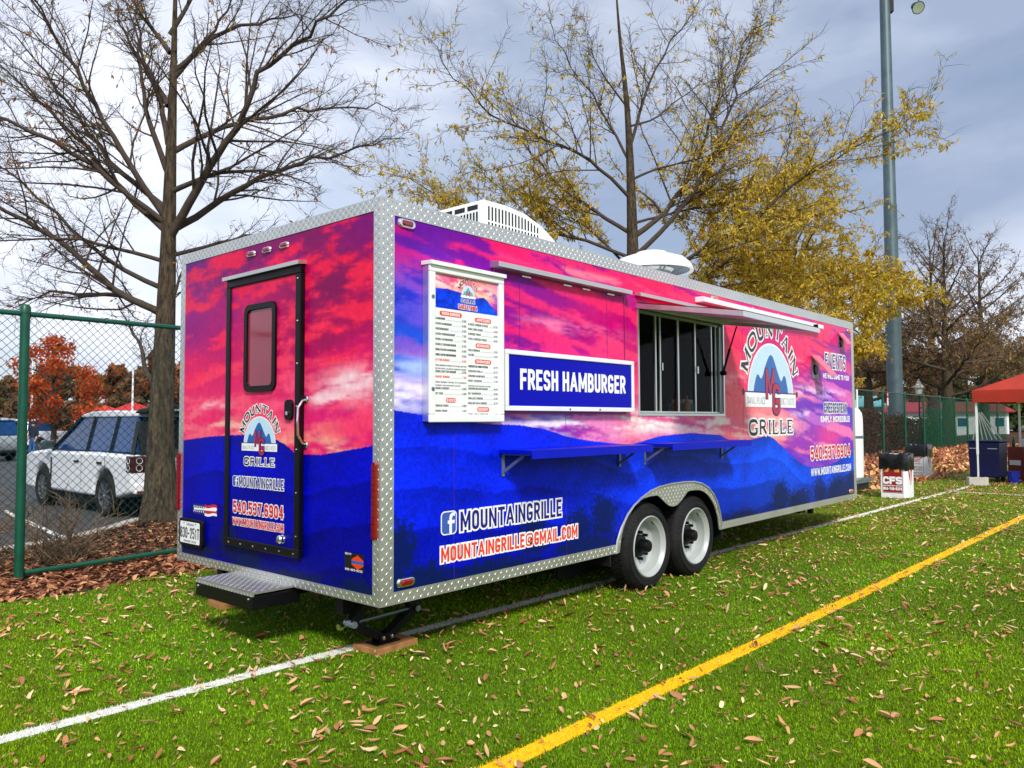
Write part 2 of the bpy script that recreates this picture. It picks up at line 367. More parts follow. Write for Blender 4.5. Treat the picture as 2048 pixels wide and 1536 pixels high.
# ------------------------------------------------------------------ stroke lettering
GL = {  # condensed sans: (width, [(rounded, [points])])
 'A': (.54, [(.95, [(0, 0), (.47, 1)]), (.95, [(.53, 1), (1, 0)]), (.8, [(.2, .27), (.8, .27)])]),
 'B': (.42, [(0, [(0, 0), (0, 1)]), (1, [(0, 1), (.95, 1), (.95, .53), (0, .53)]), (1, [(0, .53), (1, .53), (1, 0), (0, 0)])]),
 'C': (.42, [(1, [(1, .68), (1, 1), (0, 1), (0, 0), (1, 0), (1, .32)])]),
 'D': (.42, [(0, [(0, 0), (0, 1)]), (1, [(0, 1), (1, 1), (1, 0), (0, 0)])]),
 'E': (.36, [(0, [(1, 1), (0, 1), (0, 0), (1, 0)]), (0, [(0, .52), (.85, .52)])]),
 'F': (.36, [(0, [(1, 1), (0, 1), (0, 0)]), (0, [(0, .5), (.85, .5)])]),
 'G': (.42, [(1, [(1, .74), (1, 1), (0, 1), (0, 0), (1, 0), (1, .42)]), (0, [(1, .42), (.55, .42)])]),
 'H': (.43, [(0, [(0, 0), (0, 1)]), (0, [(1, 0), (1, 1)]), (0, [(0, .52), (1, .52)])]),
 'I': (.02, [(0, [(.5, 0), (.5, 1)])]),
 'J': (.34, [(1, [(1, 1), (1, 0), (0, 0), (0, .3)])]),
 'K': (.44, [(0, [(0, 0), (0, 1)]), (0, [(1, 1), (.08, .45)]), (0, [(.35, .6), (1, 0)])]),
 'L': (.34, [(0, [(0, 1), (0, 0), (1, 0)])]),
 'M': (.66, [(0, [(0, 0), (0, 1)]), (0, [(1, 0), (1, 1)]), (.8, [(.04, 1), (.5, .2)]), (.8, [(.96, 1), (.5, .2)])]),
 'N': (.5, [(0, [(0, 0), (0, 1)]), (0, [(1, 0), (1, 1)]), (.8, [(.04, 1), (.96, 0)])]),
 'O': (.42, [(2, [(0, 0), (0, 1), (1, 1), (1, 0)])]),
 'P': (.42, [(0, [(0, 0), (0, 1)]), (1, [(0, 1), (1, 1), (1, .45), (0, .45)])]),
 'Q': (.42, [(2, [(0, 0), (0, 1), (1, 1), (1, 0)]), (0, [(.6, .25), (1.1, -.1)])]),
 'R': (.42, [(0, [(0, 0), (0, 1)]), (1, [(0, 1), (1, 1), (1, .48), (0, .48)]), (0, [(.5, .48), (1, 0)])]),
 'S': (.42, [(1, [(1, .75), (1, 1), (0, 1), (0, .52), (1, .48), (1, 0), (0, 0), (0, .25)])]),
 'T': (.44, [(0, [(0, 1), (1, 1)]), (0, [(.5, 1), (.5, 0)])]),
 'U': (.42, [(1, [(0, 1), (0, 0), (1, 0), (1, 1)])]),
 'V': (.52, [(.95, [(0, 1), (.48, 0)]), (.95, [(.52, 0), (1, 1)])]),
 'W': (.86, [(.85, [(0, 1), (.24, 0)]), (.8, [(.26, 0), (.5, .95)]), (.8, [(.5, .95), (.74, 0)]), (.85, [(.76, 0), (1, 1)])]),
 'X': (.46, [(0, [(0, 0), (1, 1)]), (0, [(0, 1), (1, 0)])]),
 'Y': (.46, [(0, [(0, 1), (.5, .45), (1, 1)]), (0, [(.5, .45), (.5, 0)])]),
 'Z': (.42, [(0, [(0, 1), (1, 1), (0, 0), (1, 0)])]),
 '0': (.4, [(2, [(0, 0), (0, 1), (1, 1), (1, 0)])]),
 '1': (.2, [(0, [(0, .8), (.7, 1), (.7, 0)])]),
 '2': (.4, [(1, [(0, .68), (0, 1), (1, 1), (1, .55), (0, 0), (1, 0)])]),
 '3': (.4, [(1, [(0, .76), (0, 1), (1, 1), (1, .53), (.35, .53)]), (1, [(.35, .53), (1, .53), (1, 0), (0, 0), (0, .24)])]),
 '4': (.46, [(0, [(.74, 0), (.74, 1)]), (.85, [(.62, 1), (.02, .3)]), (.9, [(0, .26), (1.02, .26)])]),
 '5': (.4, [(0, [(.95, 1), (0, 1), (0, .55)]), (1, [(0, .58), (1, .58), (1, 0), (0, 0), (0, .22)])]),
 '6': (.4, [(1, [(1, .8), (1, 1), (0, 1), (0, .3)]), (2, [(0, 0), (0, .58), (1, .58), (1, 0)])]),
 '7': (.4, [(0, [(0, 1), (1, 1), (.35, 0)])]),
 '8': (.4, [(2, [(.05, .54), (.05, 1), (.95, 1), (.95, .54)]), (2, [(0, 0), (0, .54), (1, .54), (1, 0)])]),
 '9': (.4, [(1, [(0, .2), (0, 0), (1, 0), (1, .7)]), (2, [(0, .42), (0, 1), (1, 1), (1, .42)])]),
 '.': (.02, [(0, [(.5, -.02), (.5, .04)])]), ',': (.02, [(0, [(.5, .04), (.2, -.12)])]), '-': (.26, [(0, [(0, .45), (1, .45)])]),
 '!': (.02, [(0, [(.5, 1), (.5, .32)]), (0, [(.5, -.02), (.5, .04)])]),
 '@': (.86, [(.64, [(.34, .3), (.34, .7), (.66, .7), (.66, .3), (.34, .3)]), (.7, [(.66, .5), (.72, .24), (1, .24), (1, 1), (0, 1), (0, 0), (.85, 0)])]),
 '/': (.34, [(0, [(0, 0), (1, 1)])]), '&': (.44, [(1, [(1, 0), (.15, .75), (.15, 1), (.75, 1), (.75, .75), (0, .3), (0, 0), (.7, 0), (1, .35)])]),
 "'": (.02, [(0, [(.5, 1), (.5, .85)])]), '$': (.42, [(1, [(1, .7), (1, .92), (0, .92), (0, .52), (1, .52), (1, .08), (0, .08), (0, .3)]), (0, [(.5, 1.08), (.5, -.08)])]),
}
# serif capitals: (width, [(thickness factor, rounded, points)])
def _sf(x, y, w=.13): return (.34, 0, [(x - w, y), (x + w, y)])
SG = {
 'M': (.95, [(1, 0, [(.13, 0), (.13, 1)]), (1.1, 0, [(.13, 1), (.5, .05)]), (.5, 0, [(.5, .05), (.87, 1)]), (1.1, 0, [(.87, 1), (.87, 0)]), _sf(.13, 0), _sf(.1, 1, .1), _sf(.87, 0), _sf(.9, 1, .1)]),
 'O': (.78, [(1, 3, [(0, 0), (0, 1), (1, 1), (1, 0)])]),
 'U': (.78, [(1.1, 1, [(.16, 1), (.16, 0), (.82, 0), (.82, 1)]), _sf(.16, 1), _sf(.82, 1)]),
 'N': (.82, [(.5, 0, [(.13, 0), (.13, 1)]), (1.15, 0, [(.13, 1), (.87, 0)]), (.5, 0, [(.87, 0), (.87, 1)]), _sf(.13, 0), _sf(.08, 1, .1), _sf(.87, 1)]),
 'T': (.72, [(1.1, 0, [(.5, 0), (.5, 1)]), (.5, 0, [(.02, 1), (.98, 1)]), (.4, 0, [(.02, 1), (.02, .82)]), (.4, 0, [(.98, 1), (.98, .82)]), _sf(.5, 0, .17)]),
 'A': (.82, [(.55, 0, [(.1, 0), (.48, 1)]), (1.15, 0, [(.48, 1), (.88, 0)]), (.4, 0, [(.26, .34), (.74, .34)]), _sf(.1, 0), _sf(.88, 0, .15)]),
 'I': (.3, [(1.1, 0, [(.5, 0), (.5, 1)]), _sf(.5, 0, .4), _sf(.5, 1, .4)]),
 'G': (.8, [(1, 3.5, [(.93, .74), (.9, 1), (0, 1), (0, 0), (.9, 0), (.9, .3)]), (1, 0, [(.86, .02), (.86, .42)]), _sf(.82, .42, .2)]),
 'R': (.78, [(1.1, 0, [(.16, 0), (.16, 1)]), (.8, 1, [(.16, 1), (.8, 1), (.8, .5), (.16, .5)]), (1.05, 0, [(.5, .5), (.94, 0)]), _sf(.16, 0, .16), _sf(.1, 1, .1)]),
 'L': (.66, [(1.1, 0, [(.2, 0), (.2, 1)]), (.5, 0, [(.2, 0), (.95, 0)]), (.4, 0, [(.95, 0), (.95, .2)]), _sf(.2, 1, .19), _sf(.2, 0, .19)]),
 'E': (.68, [(1.1, 0, [(.2, 0), (.2, 1)]), (.5, 0, [(.2, 0), (.95, 0)]), (.5, 0, [(.2, 1), (.92, 1)]), (.45, 0, [(.2, .52), (.72, .52)]), (.4, 0, [(.95, 0), (.95, .2)]), (.4, 0, [(.92, 1), (.92, .82)]), _sf(.14, 0, .13), _sf(.14, 1, .13)]),
 'P': (.7, [(1.1, 0, [(.16, 0), (.16, 1)]), (.8, 1, [(.16, 1), (.85, 1), (.85, .45), (.16, .45)]), _sf(.16, 0, .16)]),
 'S': (.55, [(.9, 1, [(.95, .75), (.95, 1), (.05, 1), (.05, .55), (.95, .5), (.95, 0), (.05, 0), (.05, .25)])]),
 'C': (.75, [(1, 3.5, [(.95, .72), (.9, 1), (0, 1), (0, 0), (.9, 0), (.95, .28)])]),
 'B': (.7, [(1.1, 0, [(.16, 0), (.16, 1)]), (.8, 1, [(.16, 1), (.8, 1), (.8, .53), (.16, .53)]), (.8, 1, [(.16, .53), (.9, .53), (.9, 0), (.16, 0)])]),
}
def round_path(pts, rad, closed):
    out = []; n = len(pts)
    for i, p in enumerate(pts):
        if not closed and i in (0, n - 1): out.append(p); continue
        a, b = Vector(pts[i - 1]), Vector(pts[(i + 1) % n]); p = Vector(p)
        da, db = a - p, b - p; la, lb = da.length, db.length
        fa = .5 if (closed or i - 1 > 0) else .95; fb = .5 if (closed or i + 1 < n - 1) else .95
        r_ = min(rad, la * fa, lb * fb); A = p + da / la * r_; B = p + db / lb * r_
        for k in range(5):
            t = k / 4; out.append(tuple((1 - t) ** 2 * A + 2 * t * (1 - t) * p + t * t * B))
    return out
def ribbon(pts, t, closed, ext):
    """2D polyline -> (left, right) offset points with clipped miters"""
    P = [Vector(p) for p in pts]; Q = [P[0]]
    for p in P[1:]:
        if (p - Q[-1]).length > 1e-5: Q.append(p)
    P = Q
    if closed and (P[0] - P[-1]).length < 1e-5: P.pop()
    n = len(P)
    if not closed:
        d = (P[0] - P[1]).normalized(); P[0] = P[0] + d * ext
        d = (P[-1] - P[-2]).normalized(); P[-1] = P[-1] + d * ext
    Lf, Rt = [], []
    for i in range(n):
        a = P[i - 1] if (closed or i > 0) else None; b = P[(i + 1) % n] if (closed or i < n - 1) else None
        d1 = (P[i] - a).normalized() if a is not None else None; d2 = (b - P[i]).normalized() if b is not None else None
        if d1 is None: d1 = d2
        if d2 is None: d2 = d1
        n1, n2 = Vector((-d1.y, d1.x)), Vector((-d2.y, d2.x)); m = n1 + n2
        m = n1 if m.length < 1e-4 else m.normalized()
        k = 1 / max(.42, m.dot(n1)); Lf.append(P[i] + m * (t / 2 * k)); Rt.append(P[i] - m * (t / 2 * k))
    return Lf, Rt
def glyph_strokes(ch, font, wid):
    """-> advance width and strokes in unit height: (factor, closed, pts)"""
    if font == 'sans':
        w, st = GL.get(ch, GL['-']); w = w * wid
        out = []
        for rd, pts in st:
            pts = [(x * w, y) for x, y in pts]; cl = rd == 2
            if rd in (1, 2): pts = round_path(pts, .55 * max(w, .2), cl)
            elif ch == '@': pts = round_path(pts, .3, False)
            out.append((rd if 0 < rd < 1 else 1, cl, pts, (rd == 1 and ch in 'CGS23569J') or ch == '@'))
        return w, out
    w, st = SG[ch]; w = w * wid; out = []
    for k, rd, pts in st:
        pts = [(x * w, y) for x, y in pts]; cl = rd == 3
        if rd: pts = round_path(pts, .5 * w, cl)
        out.append((k, cl, pts, True))
    return w, out
def lettering(name, text, parent, mp, x0, y0, h, width=None, t=.17, mats=None, layers=None, font='sans', wid=1, gap=.34, d0=.0012, arc=None, slant=0, center=False):
    """text drawn as ribbons on the plane given by mp(u, v, depth). layers: list of (extra border, material); first is deepest"""
    adv = []; x = 0
    for ch in text:
        if ch == ' ': adv.append((x, None, None)); x += .34 * wid; continue
        w, st = glyph_strokes(ch, font, wid); adv.append((x, st, w)); x += w + gap * (1 if ch not in '.,!I' else .85)
    tot = x - gap; sx = (width / (tot * h)) if width else 1
    if center: x0 = x0 - tot * h * sx / 2
    hh = h * (1 - t); base = h * t / 2           # centreline box inside the cap height
    res = []
    for li, (border, mat) in enumerate(layers):
        mb = MB()
        for gi, (gx, st, w) in enumerate(adv):
            if st is None: continue
            for si, (k, cl, pts, soft) in enumerate(st):
                P = [((gx + px) * h * sx + slant * py * hh, base + py * hh) for px, py in pts]
                th = t * h * k + 2 * border; ext = border + (0 if soft else t * h * k * .5)
                Lf, Rt = ribbon(P, th, cl, ext)
                if font == 'sans' and text[gi] not in ',$Q':
                    for q_ in Lf + Rt: q_.y = min(max(q_.y, -border), h + border)
                dep = d0 + li * .0014 + si * .00012 + (gi % 2) * .00006 * (1 if border else 0)
                n = len(Lf)
                def place(q):
                    if arc is None: return mp(x0 + q[0], y0 + q[1], dep)
                    cx, cy, rad, a0, a1 = arc; f = q[0] / (tot * h * sx); a = a0 + (a1 - a0) * f
                    return mp(cx + (rad + q[1]) * math.cos(a), cy + (rad + q[1]) * math.sin(a), dep)
                fs = [(i, i + 1, n + i + 1, n + i) for i in range(n - 1)]
                if cl: fs.append((n - 1, 0, n, 2 * n - 1))
                mb.add([place(q) for q in Lf] + [place(q) for q in Rt], fs)
        res.append(mb.build(name if li == len(layers) - 1 else name + '_border', mat, parent))
    return res
def decal(name, poly, mp, d, mat, parent):
    """flat cut-out sheet on a surface"""
    return MB().add([mp(u, v, d) for u, v in poly], [tuple(range(len(poly)))]).build(name, mat, parent)

# ------------------------------------------------------------------ the printed wrap
def idw(x, z, ctl, pw=3, zs=2.0):
    W = 0; C = 0
    for cx, cz, c in ctl:
        w = 1 / (((x - cx) ** 2 + (zs * (z - cz)) ** 2) + .02) ** (pw / 2)
        W = W + w; C = C + w[..., None] * np.array(lin(c))
    return C / W[..., None]
def mixc(a, b, f): return a * (1 - f[..., None]) + b * f[..., None]
SIDE_A = [(.1, 2.8, (104, 34, 150)), (.1, 2.3, (52, 64, 205)), (.15, 1.95, (30, 96, 228)), (.2, 1.7, (110, 120, 220)), (1.1, 2.75, (120, 26, 150)), (1.2, 2.3, (150, 20, 140)), (1.6, 2.1, (132, 20, 130)), (2.4, 2.4, (205, 24, 110)), (2.2, 2.75, (150, 20, 130)), (2.5, 1.95, (225, 40, 100)),
          (1.3, 1.65, (120, 60, 190)), (3.0, 2.75, (180, 20, 120)), (3.8, 2.75, (170, 24, 120)), (4.7, 2.3, (240, 44, 84)), (4.8, 1.8, (246, 66, 96)), (5.6, 2.6, (214, 30, 110)), (6.6, 2.4, (226, 44, 100)), (7.4, 2.6, (176, 34, 130)), (8.3, 2.6, (140, 36, 150)), (8.3, 2.1, (150, 50, 180)), (7.4, 1.75, (96, 62, 200)), (8.3, 1.7, (84, 70, 205)), (6.7, 1.6, (120, 64, 190)), (7.6, 1.3, (230, 80, 160)), (6.9, 1.1, (160, 70, 190)), (8.3, 1.1, (130, 60, 200)), (3.4, 1.5, (240, 110, 150)), (5.0, 1.45, (250, 120, 140))]
SIDE_B = [(.1, 2.75, (190, 40, 130)), (.1, 2.2, (90, 90, 220)), (.15, 1.65, (150, 140, 230)), (1.0, 2.7, (240, 46, 96)), (1.2, 2.2, (235, 50, 110)), (1.8, 1.9, (240, 50, 110)), (2.4, 2.6, (246, 48, 96)), (2.6, 1.9, (246, 56, 104)), (2.2, 1.5, (250, 150, 190)), (3.2, 1.52, (255, 150, 170)), (4.2, 1.5, (255, 140, 140)), (3.2, 2.75, (250, 50, 80)), (4.8, 2.3, (252, 60, 76)), (4.8, 1.7, (255, 110, 110)), (5.8, 2.6, (248, 50, 96)), (6.6, 2.3, (250, 60, 96)), (7.3, 2.5, (250, 60, 90)), (8.3, 2.5, (220, 60, 130)), (6.6, 1.85, (252, 120, 160)), (7.6, 1.85, (226, 110, 200)), (7.2, 1.55, (190, 110, 215)), (7.6, 1.25, (255, 140, 180)), (8.3, 1.3, (250, 130, 190)), (5.6, 1.45, (255, 150, 140))]
SR = np.array([(-.1, 1.59), (.104, 1.587), (.584, 1.524), (.998, 1.495), (1.293, 1.486), (1.582, 1.454), (1.829, 1.397), (2.092, 1.36), (2.446, 1.328), (2.752, 1.303), (3.254, 1.372), (3.813, 1.392), (4.441, 1.362), (4.665, 1.30), (4.9, 1.28), (5.2, 1.30), (5.6, 1.34), (5.78, 1.30), (6.0, 1.21), (6.3, 1.08), (6.55, .99), (6.8, .93), (7.04, .906), (7.575, .913), (8.159, .991), (8.45, 1.06), (8.7, 1.1)])
def layered(m, x, dep):
    t = dep / .26 + 1.5 * (fbm(x * .9, dep * 0 + 3, 3, 31) - .5); t = np.where(t < 0, 0, t); b = t - np.floor(t)
    return m * (.74 + .55 * b)[..., None]
def vivid(c):
    l = c.mean(-1, keepdims=True); c = c + c[..., :1] * np.array([0, .012, .055]); return np.clip(l + (c - l) * 1.1, .002, .95)
def whites(c, x, z, L_):
    n = sstep(.40, .66, fbm(x * 2.6 + z * 2, z * 15 + x * 1.2, 4, 21, .6))
    for cx, cz, rx, rz, col in L_:
        w = np.clip(1.35 * np.exp(-((x - cx) / rx) ** 2 - ((z - cz) / rz) ** 2), 0, 1) * n; c = mixc(c, np.ones(c.shape) * lin(col), w)
    return c
def wrap_side(x, z):
    wx = x + .25 * (fbm(x * 1.3, z * 3, 3, 5) - .5); n = fbm(wx * 1.25 + z * 1.1, z * 8.5 + x * 1.1, 6, 1, .62)
    f = sstep(.45, .60, n + .16 * (fbm(x * 7, z * 16, 3, 9) - .5))
    c = mixc(idw(x, z, SIDE_A), idw(x, z, SIDE_B), f)
    c = whites(c * .92, x, z, [(2.9, 1.50, 1.2, .085, (255, 246, 232)), (1.8, 1.475, .6, .05, (255, 240, 245)), (4.1, 1.49, .6, .10, (255, 226, 200)), (.15, 1.69, .3, .10, (240, 228, 248)), (.2, 1.86, .3, .05, (170, 190, 250)), (4.9, 1.95, .9, .05, (255, 150, 150)), (6.2, 2.2, .8, .05, (255, 150, 150)), (1.9, 2.25, .6, .05, (250, 120, 160)), (2.3, 2.7, .8, .03, (255, 120, 130)), (6.75, 1.88, .7, .06, (255, 210, 228)), (7.6, 1.86, .6, .05, (245, 190, 235)), (5.4, 1.43, .8, .10, (255, 232, 205)), (7.2, 1.59, .8, .04, (235, 200, 240))])
    rd = np.interp(x, SR[:, 0], SR[:, 1]); ridge = z - rd
    k = np.clip((rd - z) / np.maximum(rd - .4, .1), 0, 1)
    t = np.clip((x - 1.5) / 4.5, 0, 1)
    top = mixc(np.ones(x.shape + (3,)) * lin((4, 34, 226)), np.ones(x.shape + (3,)) * lin((6, 74, 226)), t)
    bot = mixc(np.ones(x.shape + (3,)) * lin((2, 8, 160)), np.ones(x.shape + (3,)) * lin((4, 42, 140)), t)
    m = mixc(top, bot, sstep(.3, .95, k)) * (.5 + 1.0 * fbm(x * 3.5 + z, z * 6 - x * 2, 5, 4, .6))[..., None]
    m = layered(m, x, rd - z)
    tree = np.full(x.shape, -1.)
    for cx, cz, rx, rz in [(.16, .72, .16, .24), (.05, .55, .25, .3), (.38, .5, .3, .16), (1.45, .66, .22, .2), (2.0, .70, .2, .15), (2.35, .72, .24, .22), (2.1, .5, .5, .15), (1.0, .47, .6, .12), (4.9, .48, .5, .1), (5.95, .62, .3, .22), (6.5, .52, .5, .2), (7.2, .6, .28, .22), (7.9, .56, .6, .24), (8.4, .6, .4, .25)]:
        tree = np.maximum(tree, 1 - np.sqrt(((x - cx) / rx) ** 2 + ((z - cz) / rz) ** 2))
    z2 = np.interp(x, [5.7, 6.2, 6.6, 7.0, 7.5, 8.0, 8.6], [1.2, 1.18, 1.10, 1.04, 1.0, 1.05, 1.14]); c = mixc(c, np.ones(c.shape) * lin((104, 60, 196)), .8 * sstep(.012, -.012, z - z2) * (x > 5.8))
    return vivid(c), m, ridge, tree
REAR_A = [(2.5, 2.8, (100, 24, 120)), (1.7, 2.75, (116, 14, 96)), (.9, 2.75, (130, 14, 92)), (.1, 2.8, (126, 20, 110)), (2.4, 2.3, (150, 30, 120)), (1.9, 2.3, (170, 30, 110)), (.5, 2.4, (130, 14, 80)), (.2, 2.2, (170, 20, 80)), (.6, 2.1, (160, 20, 80)), (1.3, 2.1, (200, 30, 80)), (2.4, 1.9, (226, 40, 90)), (1.3, 1.8, (236, 50, 96)), (.2, 1.9, (220, 40, 100)), (.4, 1.5, (226, 50, 110)), (2.3, 1.6, (240, 60, 100)), (1.3, 1.5, (246, 70, 100))]
REAR_B = [(2.5, 2.7, (220, 40, 70)), (1.7, 2.6, (226, 30, 60)), (.5, 2.6, (236, 44, 60)), (.2, 2.3, (240, 48, 62)), (1.9, 2.1, (246, 50, 80)), (.4, 2.0, (250, 50, 60)), (2.4, 1.9, (252, 56, 76)), (1.3, 1.9, (255, 66, 80)), (.25, 1.76, (250, 90, 120)), (1.0, 1.7, (255, 90, 120)), (2.4, 1.52, (255, 110, 120)), (2.0, 1.62, (255, 90, 120)), (1.6, 1.46, (255, 110, 120)), (.7, 1.36, (255, 120, 110)), (.2, 1.45, (250, 70, 100))]
RR = np.array([(-.1, 1.39), (.053, 1.373), (.301, 1.338), (.622, 1.298), (.853, 1.298), (.974, 1.357), (1.162, 1.413), (1.4, 1.425), (1.707, 1.419), (2.084, 1.404), (2.495, 1.371), (2.7, 1.36)])
def wrap_rear(y, z):
    n = fbm(y * 2.1 - z * 1.2 + 8, z * 8.5 + y * .8, 6, 2, .62); f = sstep(.44, .62, n + .16 * (fbm(y * 8, z * 14, 3, 8) - .5))
    c = mixc(idw(y, z, REAR_A), idw(y, z, REAR_B), f)
    c = whites(c * .95, y, z, [(.25, 1.77, .28, .075, (252, 205, 210)), (.5, 1.67, .3, .05, (255, 200, 205)), (2.35, 1.53, .3, .08, (255, 236, 205)), (1.75, 1.47, .6, .06, (255, 190, 170)), (.7, 1.345, .35, .055, (255, 216, 165)), (2.1, 1.65, .25, .035, (255, 190, 195))])
    rd = np.interp(y, RR[:, 0], RR[:, 1]); k = np.clip((rd - z) / .95, 0, 1)
    m = mixc(np.ones(y.shape + (3,)) * lin((1, 8, 186)), np.ones(y.shape + (3,)) * lin((1, 4, 124)), sstep(0, .9, k)) * (.6 + .8 * fbm(y * 3.5, z * 5 + y, 5, 6, .6))[..., None]
    m = layered(m, y + 20, rd - z)
    tree = np.full(y.shape, -1.)
    for cx, cz, rx, rz in [(2.3, .5, .35, .13), (1.75, .62, .2, .16), (1.5, .5, .25, .14), (.9, .44, .5, .08), (.2, .46, .3, .1)]:
        tree = np.maximum(tree, 1 - np.sqrt(((y - cx) / rx) ** 2 + ((z - cz) / rz) ** 2))
    return vivid(c), m, z - rd, tree
def wrap_mat():
    m, nt, b = nodes_of('printed_sunset_wrap'); N = nt.nodes.new; K = nt.links.new
    def at(n): a = N('ShaderNodeAttribute'); a.attribute_name = n; return a
    t = N('ShaderNodeTexCoord')
    def noise(sc, det=5, ro=.6): n = N('ShaderNodeTexNoise'); n.inputs['Scale'].default_value = sc; n.inputs['Detail'].default_value = det; n.inputs['Roughness'].default_value = ro; K(t.outputs['Object'], n.inputs['Vector']); return n.outputs['Fac']
    def math_(op, a, b_=None):
        q = N('ShaderNodeMath'); q.operation = op
        for i, v in enumerate((a, b_)):
            if v is None: continue
            if isinstance(v, (int, float)): q.inputs[i].default_value = v
            else: K(v, q.inputs[i])
        return q.outputs[0]
    def rng_(v, a, b_, c=0, d=1):
        q = N('ShaderNodeMapRange'); K(v, q.inputs['Value']); q.inputs['From Min'].default_value = a; q.inputs['From Max'].default_value = b_; q.inputs['To Min'].default_value = c; q.inputs['To Max'].default_value = d; return q.outputs[0]
    sky_, mnt, rdg, tree = at('sky'), at('mount'), at('ridge'), at('tree')
    def mix(f, a, b_):
        q = N('ShaderNodeMix'); q.data_type = 'RGBA'; K(f, q.inputs['Factor']); K(a, q.inputs['A'])
        if isinstance(b_, tuple): q.inputs['B'].default_value = b_
        else: K(b_, q.inputs['B'])
        return q.outputs['Result']
    vs = N('ShaderNodeVectorMath'); vs.operation = 'SCALE'; K(mnt.outputs['Color'], vs.inputs[0]); K(rng_(noise(34, 8, .75), .3, .7, .45, 1.6), vs.inputs['Scale'])
    v2 = N('ShaderNodeVectorMath'); v2.operation = 'SCALE'; K(sky_.outputs['Color'], v2.inputs[0]); K(rng_(noise(16, 6, .6), .3, .7, .86, 1.14), v2.inputs['Scale'])
    tr = rng_(math_('ADD', tree.outputs['Fac'], rng_(noise(20, 7, .8), .3, .7, -.75, .75)), .12, .3, 0, .85)
    mcol = mix(tr, vs.outputs[0], (.003, .012, .05, 1))
    edge = rng_(math_('ADD', rdg.outputs['Fac'], rng_(noise(45, 5, .7), 0, 1, -.014, .014)), -.003, .003)
    K(mix(edge, mcol, v2.outputs[0]), b.inputs['Base Color'])
    b.inputs['Roughness'].default_value = .3; b.inputs['Specular IOR Level'].default_value = .10; b.inputs['Coat Weight'].default_value = .0; b.inputs['Coat Roughness'].default_value = .12
    nb = noise(2.2, 3); bp = N('ShaderNodeBump'); bp.inputs['Strength'].default_value = .12; bp.inputs['Distance'].default_value = .02; K(nb, bp.inputs['Height']); K(bp.outputs[0], b.inputs['Normal'])
    return m
M['wrap'] = wrap_mat()
def wrap_grid(name, u0, u1, v0, v1, step, fn, mp, parent, hole=None):
    nu, nv = int((u1 - u0) / step) + 2, int((v1 - v0) / step) + 2
    U, Vv = np.meshgrid(np.linspace(u0, u1, nu), np.linspace(v0, v1, nv), indexing='ij')
    c, m, rd, tr = fn(U, Vv)
    idx = np.arange(nu * nv).reshape(nu, nv)
    F = np.stack([idx[:-1, :-1], idx[1:, :-1], idx[1:, 1:], idx[:-1, 1:]], -1).reshape(-1, 4)
    if hole is not None:
        cu = (U[:-1, :-1] + U[1:, 1:]).ravel() / 2; cv = (Vv[:-1, :-1] + Vv[1:, 1:]).ravel() / 2
        F = F[~hole(cu, cv)]
    V3 = np.array(mp(U.ravel(), Vv.ravel())).T
    return npmesh(name, V3, F, M['wrap'], parent, {'sky': c.reshape(-1, 3), 'mount': m.reshape(-1, 3), 'ridge': rd.ravel(), 'tree': tr.ravel()})

# ------------------------------------------------------------------ food trailer
TL, TW, TT, TB = 8.6, 2.59, 2.90, .40
trailer = thing('food_trailer', 'long food trailer wrapped in a pink sunset over blue mountains, standing on turf', 'food trailer')
sm = lambda u, v, d=0: (u, -d, v)               # side map: u along the trailer, v up, d proud of the wall
rm = lambda u, v, d=0: (-d, -u, v)              # rear map: u runs left to right as one reads it (u = -Y)
WX = (3.10, 3.95)                               # axles
OUT = [(2.50, .40), (2.52, .5), (2.58, .60), (2.68, .705), (2.78, .775), (2.90, .83), (3.05, .88), (3.2, .908), (3.4, .922), (3.65, .924), (3.85, .915), (4.0, .89), (4.14, .84), (4.25, .765), (4.33, .675), (4.385, .57), (4.41, .48), (4.42, .40)]
ox, oz = np.array([p[0] for p in OUT]), np.array([p[1] for p in OUT])
def arch_out(x): return np.interp(x, ox, oz, left=-1, right=-1)
SVC = (2.90, 4.54, 1.57, 2.53)
def side_hole(u, v):
    return ((u > SVC[0]) & (u < SVC[1]) & (v > SVC[2]) & (v < SVC[3])) | ((u > 2.53) & (u < 4.39) & (v < arch_out(u) - .03))
wrap_grid('side_wall', .02, TL - .02, TB + .01, TT - .01, .0145, wrap_side, lambda u, v: (u, u * 0, v), trailer, side_hole)
wrap_grid('rear_wall', .02, TW - .02, TB + .01, TT - .01, .0145, wrap_rear, lambda u, v: (u * 0, u, v), trailer)
b = MB(); b.box(.03, TL - .03, TW - .02, TW, TB, TT); b.build('far_wall', M['white'], trailer)
b = MB(); b.box(TL - .02, TL, .01, TW - .03, TB, TT); b.build('front_wall', M['white'], trailer)
b = MB(); b.box(.012, TL - .012, .012, TW - .012, TT - .03, TT - .004); b.build('roof', M['white'], trailer)
b = MB(); b.box(.03, TL - .03, .62, TW - .03, .44, .50); b.box(.03, 2.42, .03, .62, .44, .50); b.box(4.5, TL - .03, .03, .62, .44, .50); b.build('floor', M['chassis'], trailer)
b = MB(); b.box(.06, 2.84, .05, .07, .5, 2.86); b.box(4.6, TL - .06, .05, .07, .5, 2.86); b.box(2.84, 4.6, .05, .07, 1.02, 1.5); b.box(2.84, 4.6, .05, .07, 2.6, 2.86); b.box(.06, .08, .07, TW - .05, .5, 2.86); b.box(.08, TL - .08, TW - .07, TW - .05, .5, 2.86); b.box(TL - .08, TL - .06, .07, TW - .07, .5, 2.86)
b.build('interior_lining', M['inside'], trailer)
# wheel well
b = MB(); b.box(2.44, 4.48, .56, .58, .12, 1.0); b.box(2.44, 2.46, .01, .56, .3, 1.0); b.box(4.46, 4.48, .01, .56, .3, 1.0); b.box(2.46, 4.46, .01, .56, .98, 1.0); b.build('wheel_well', M['chassis'], trailer)
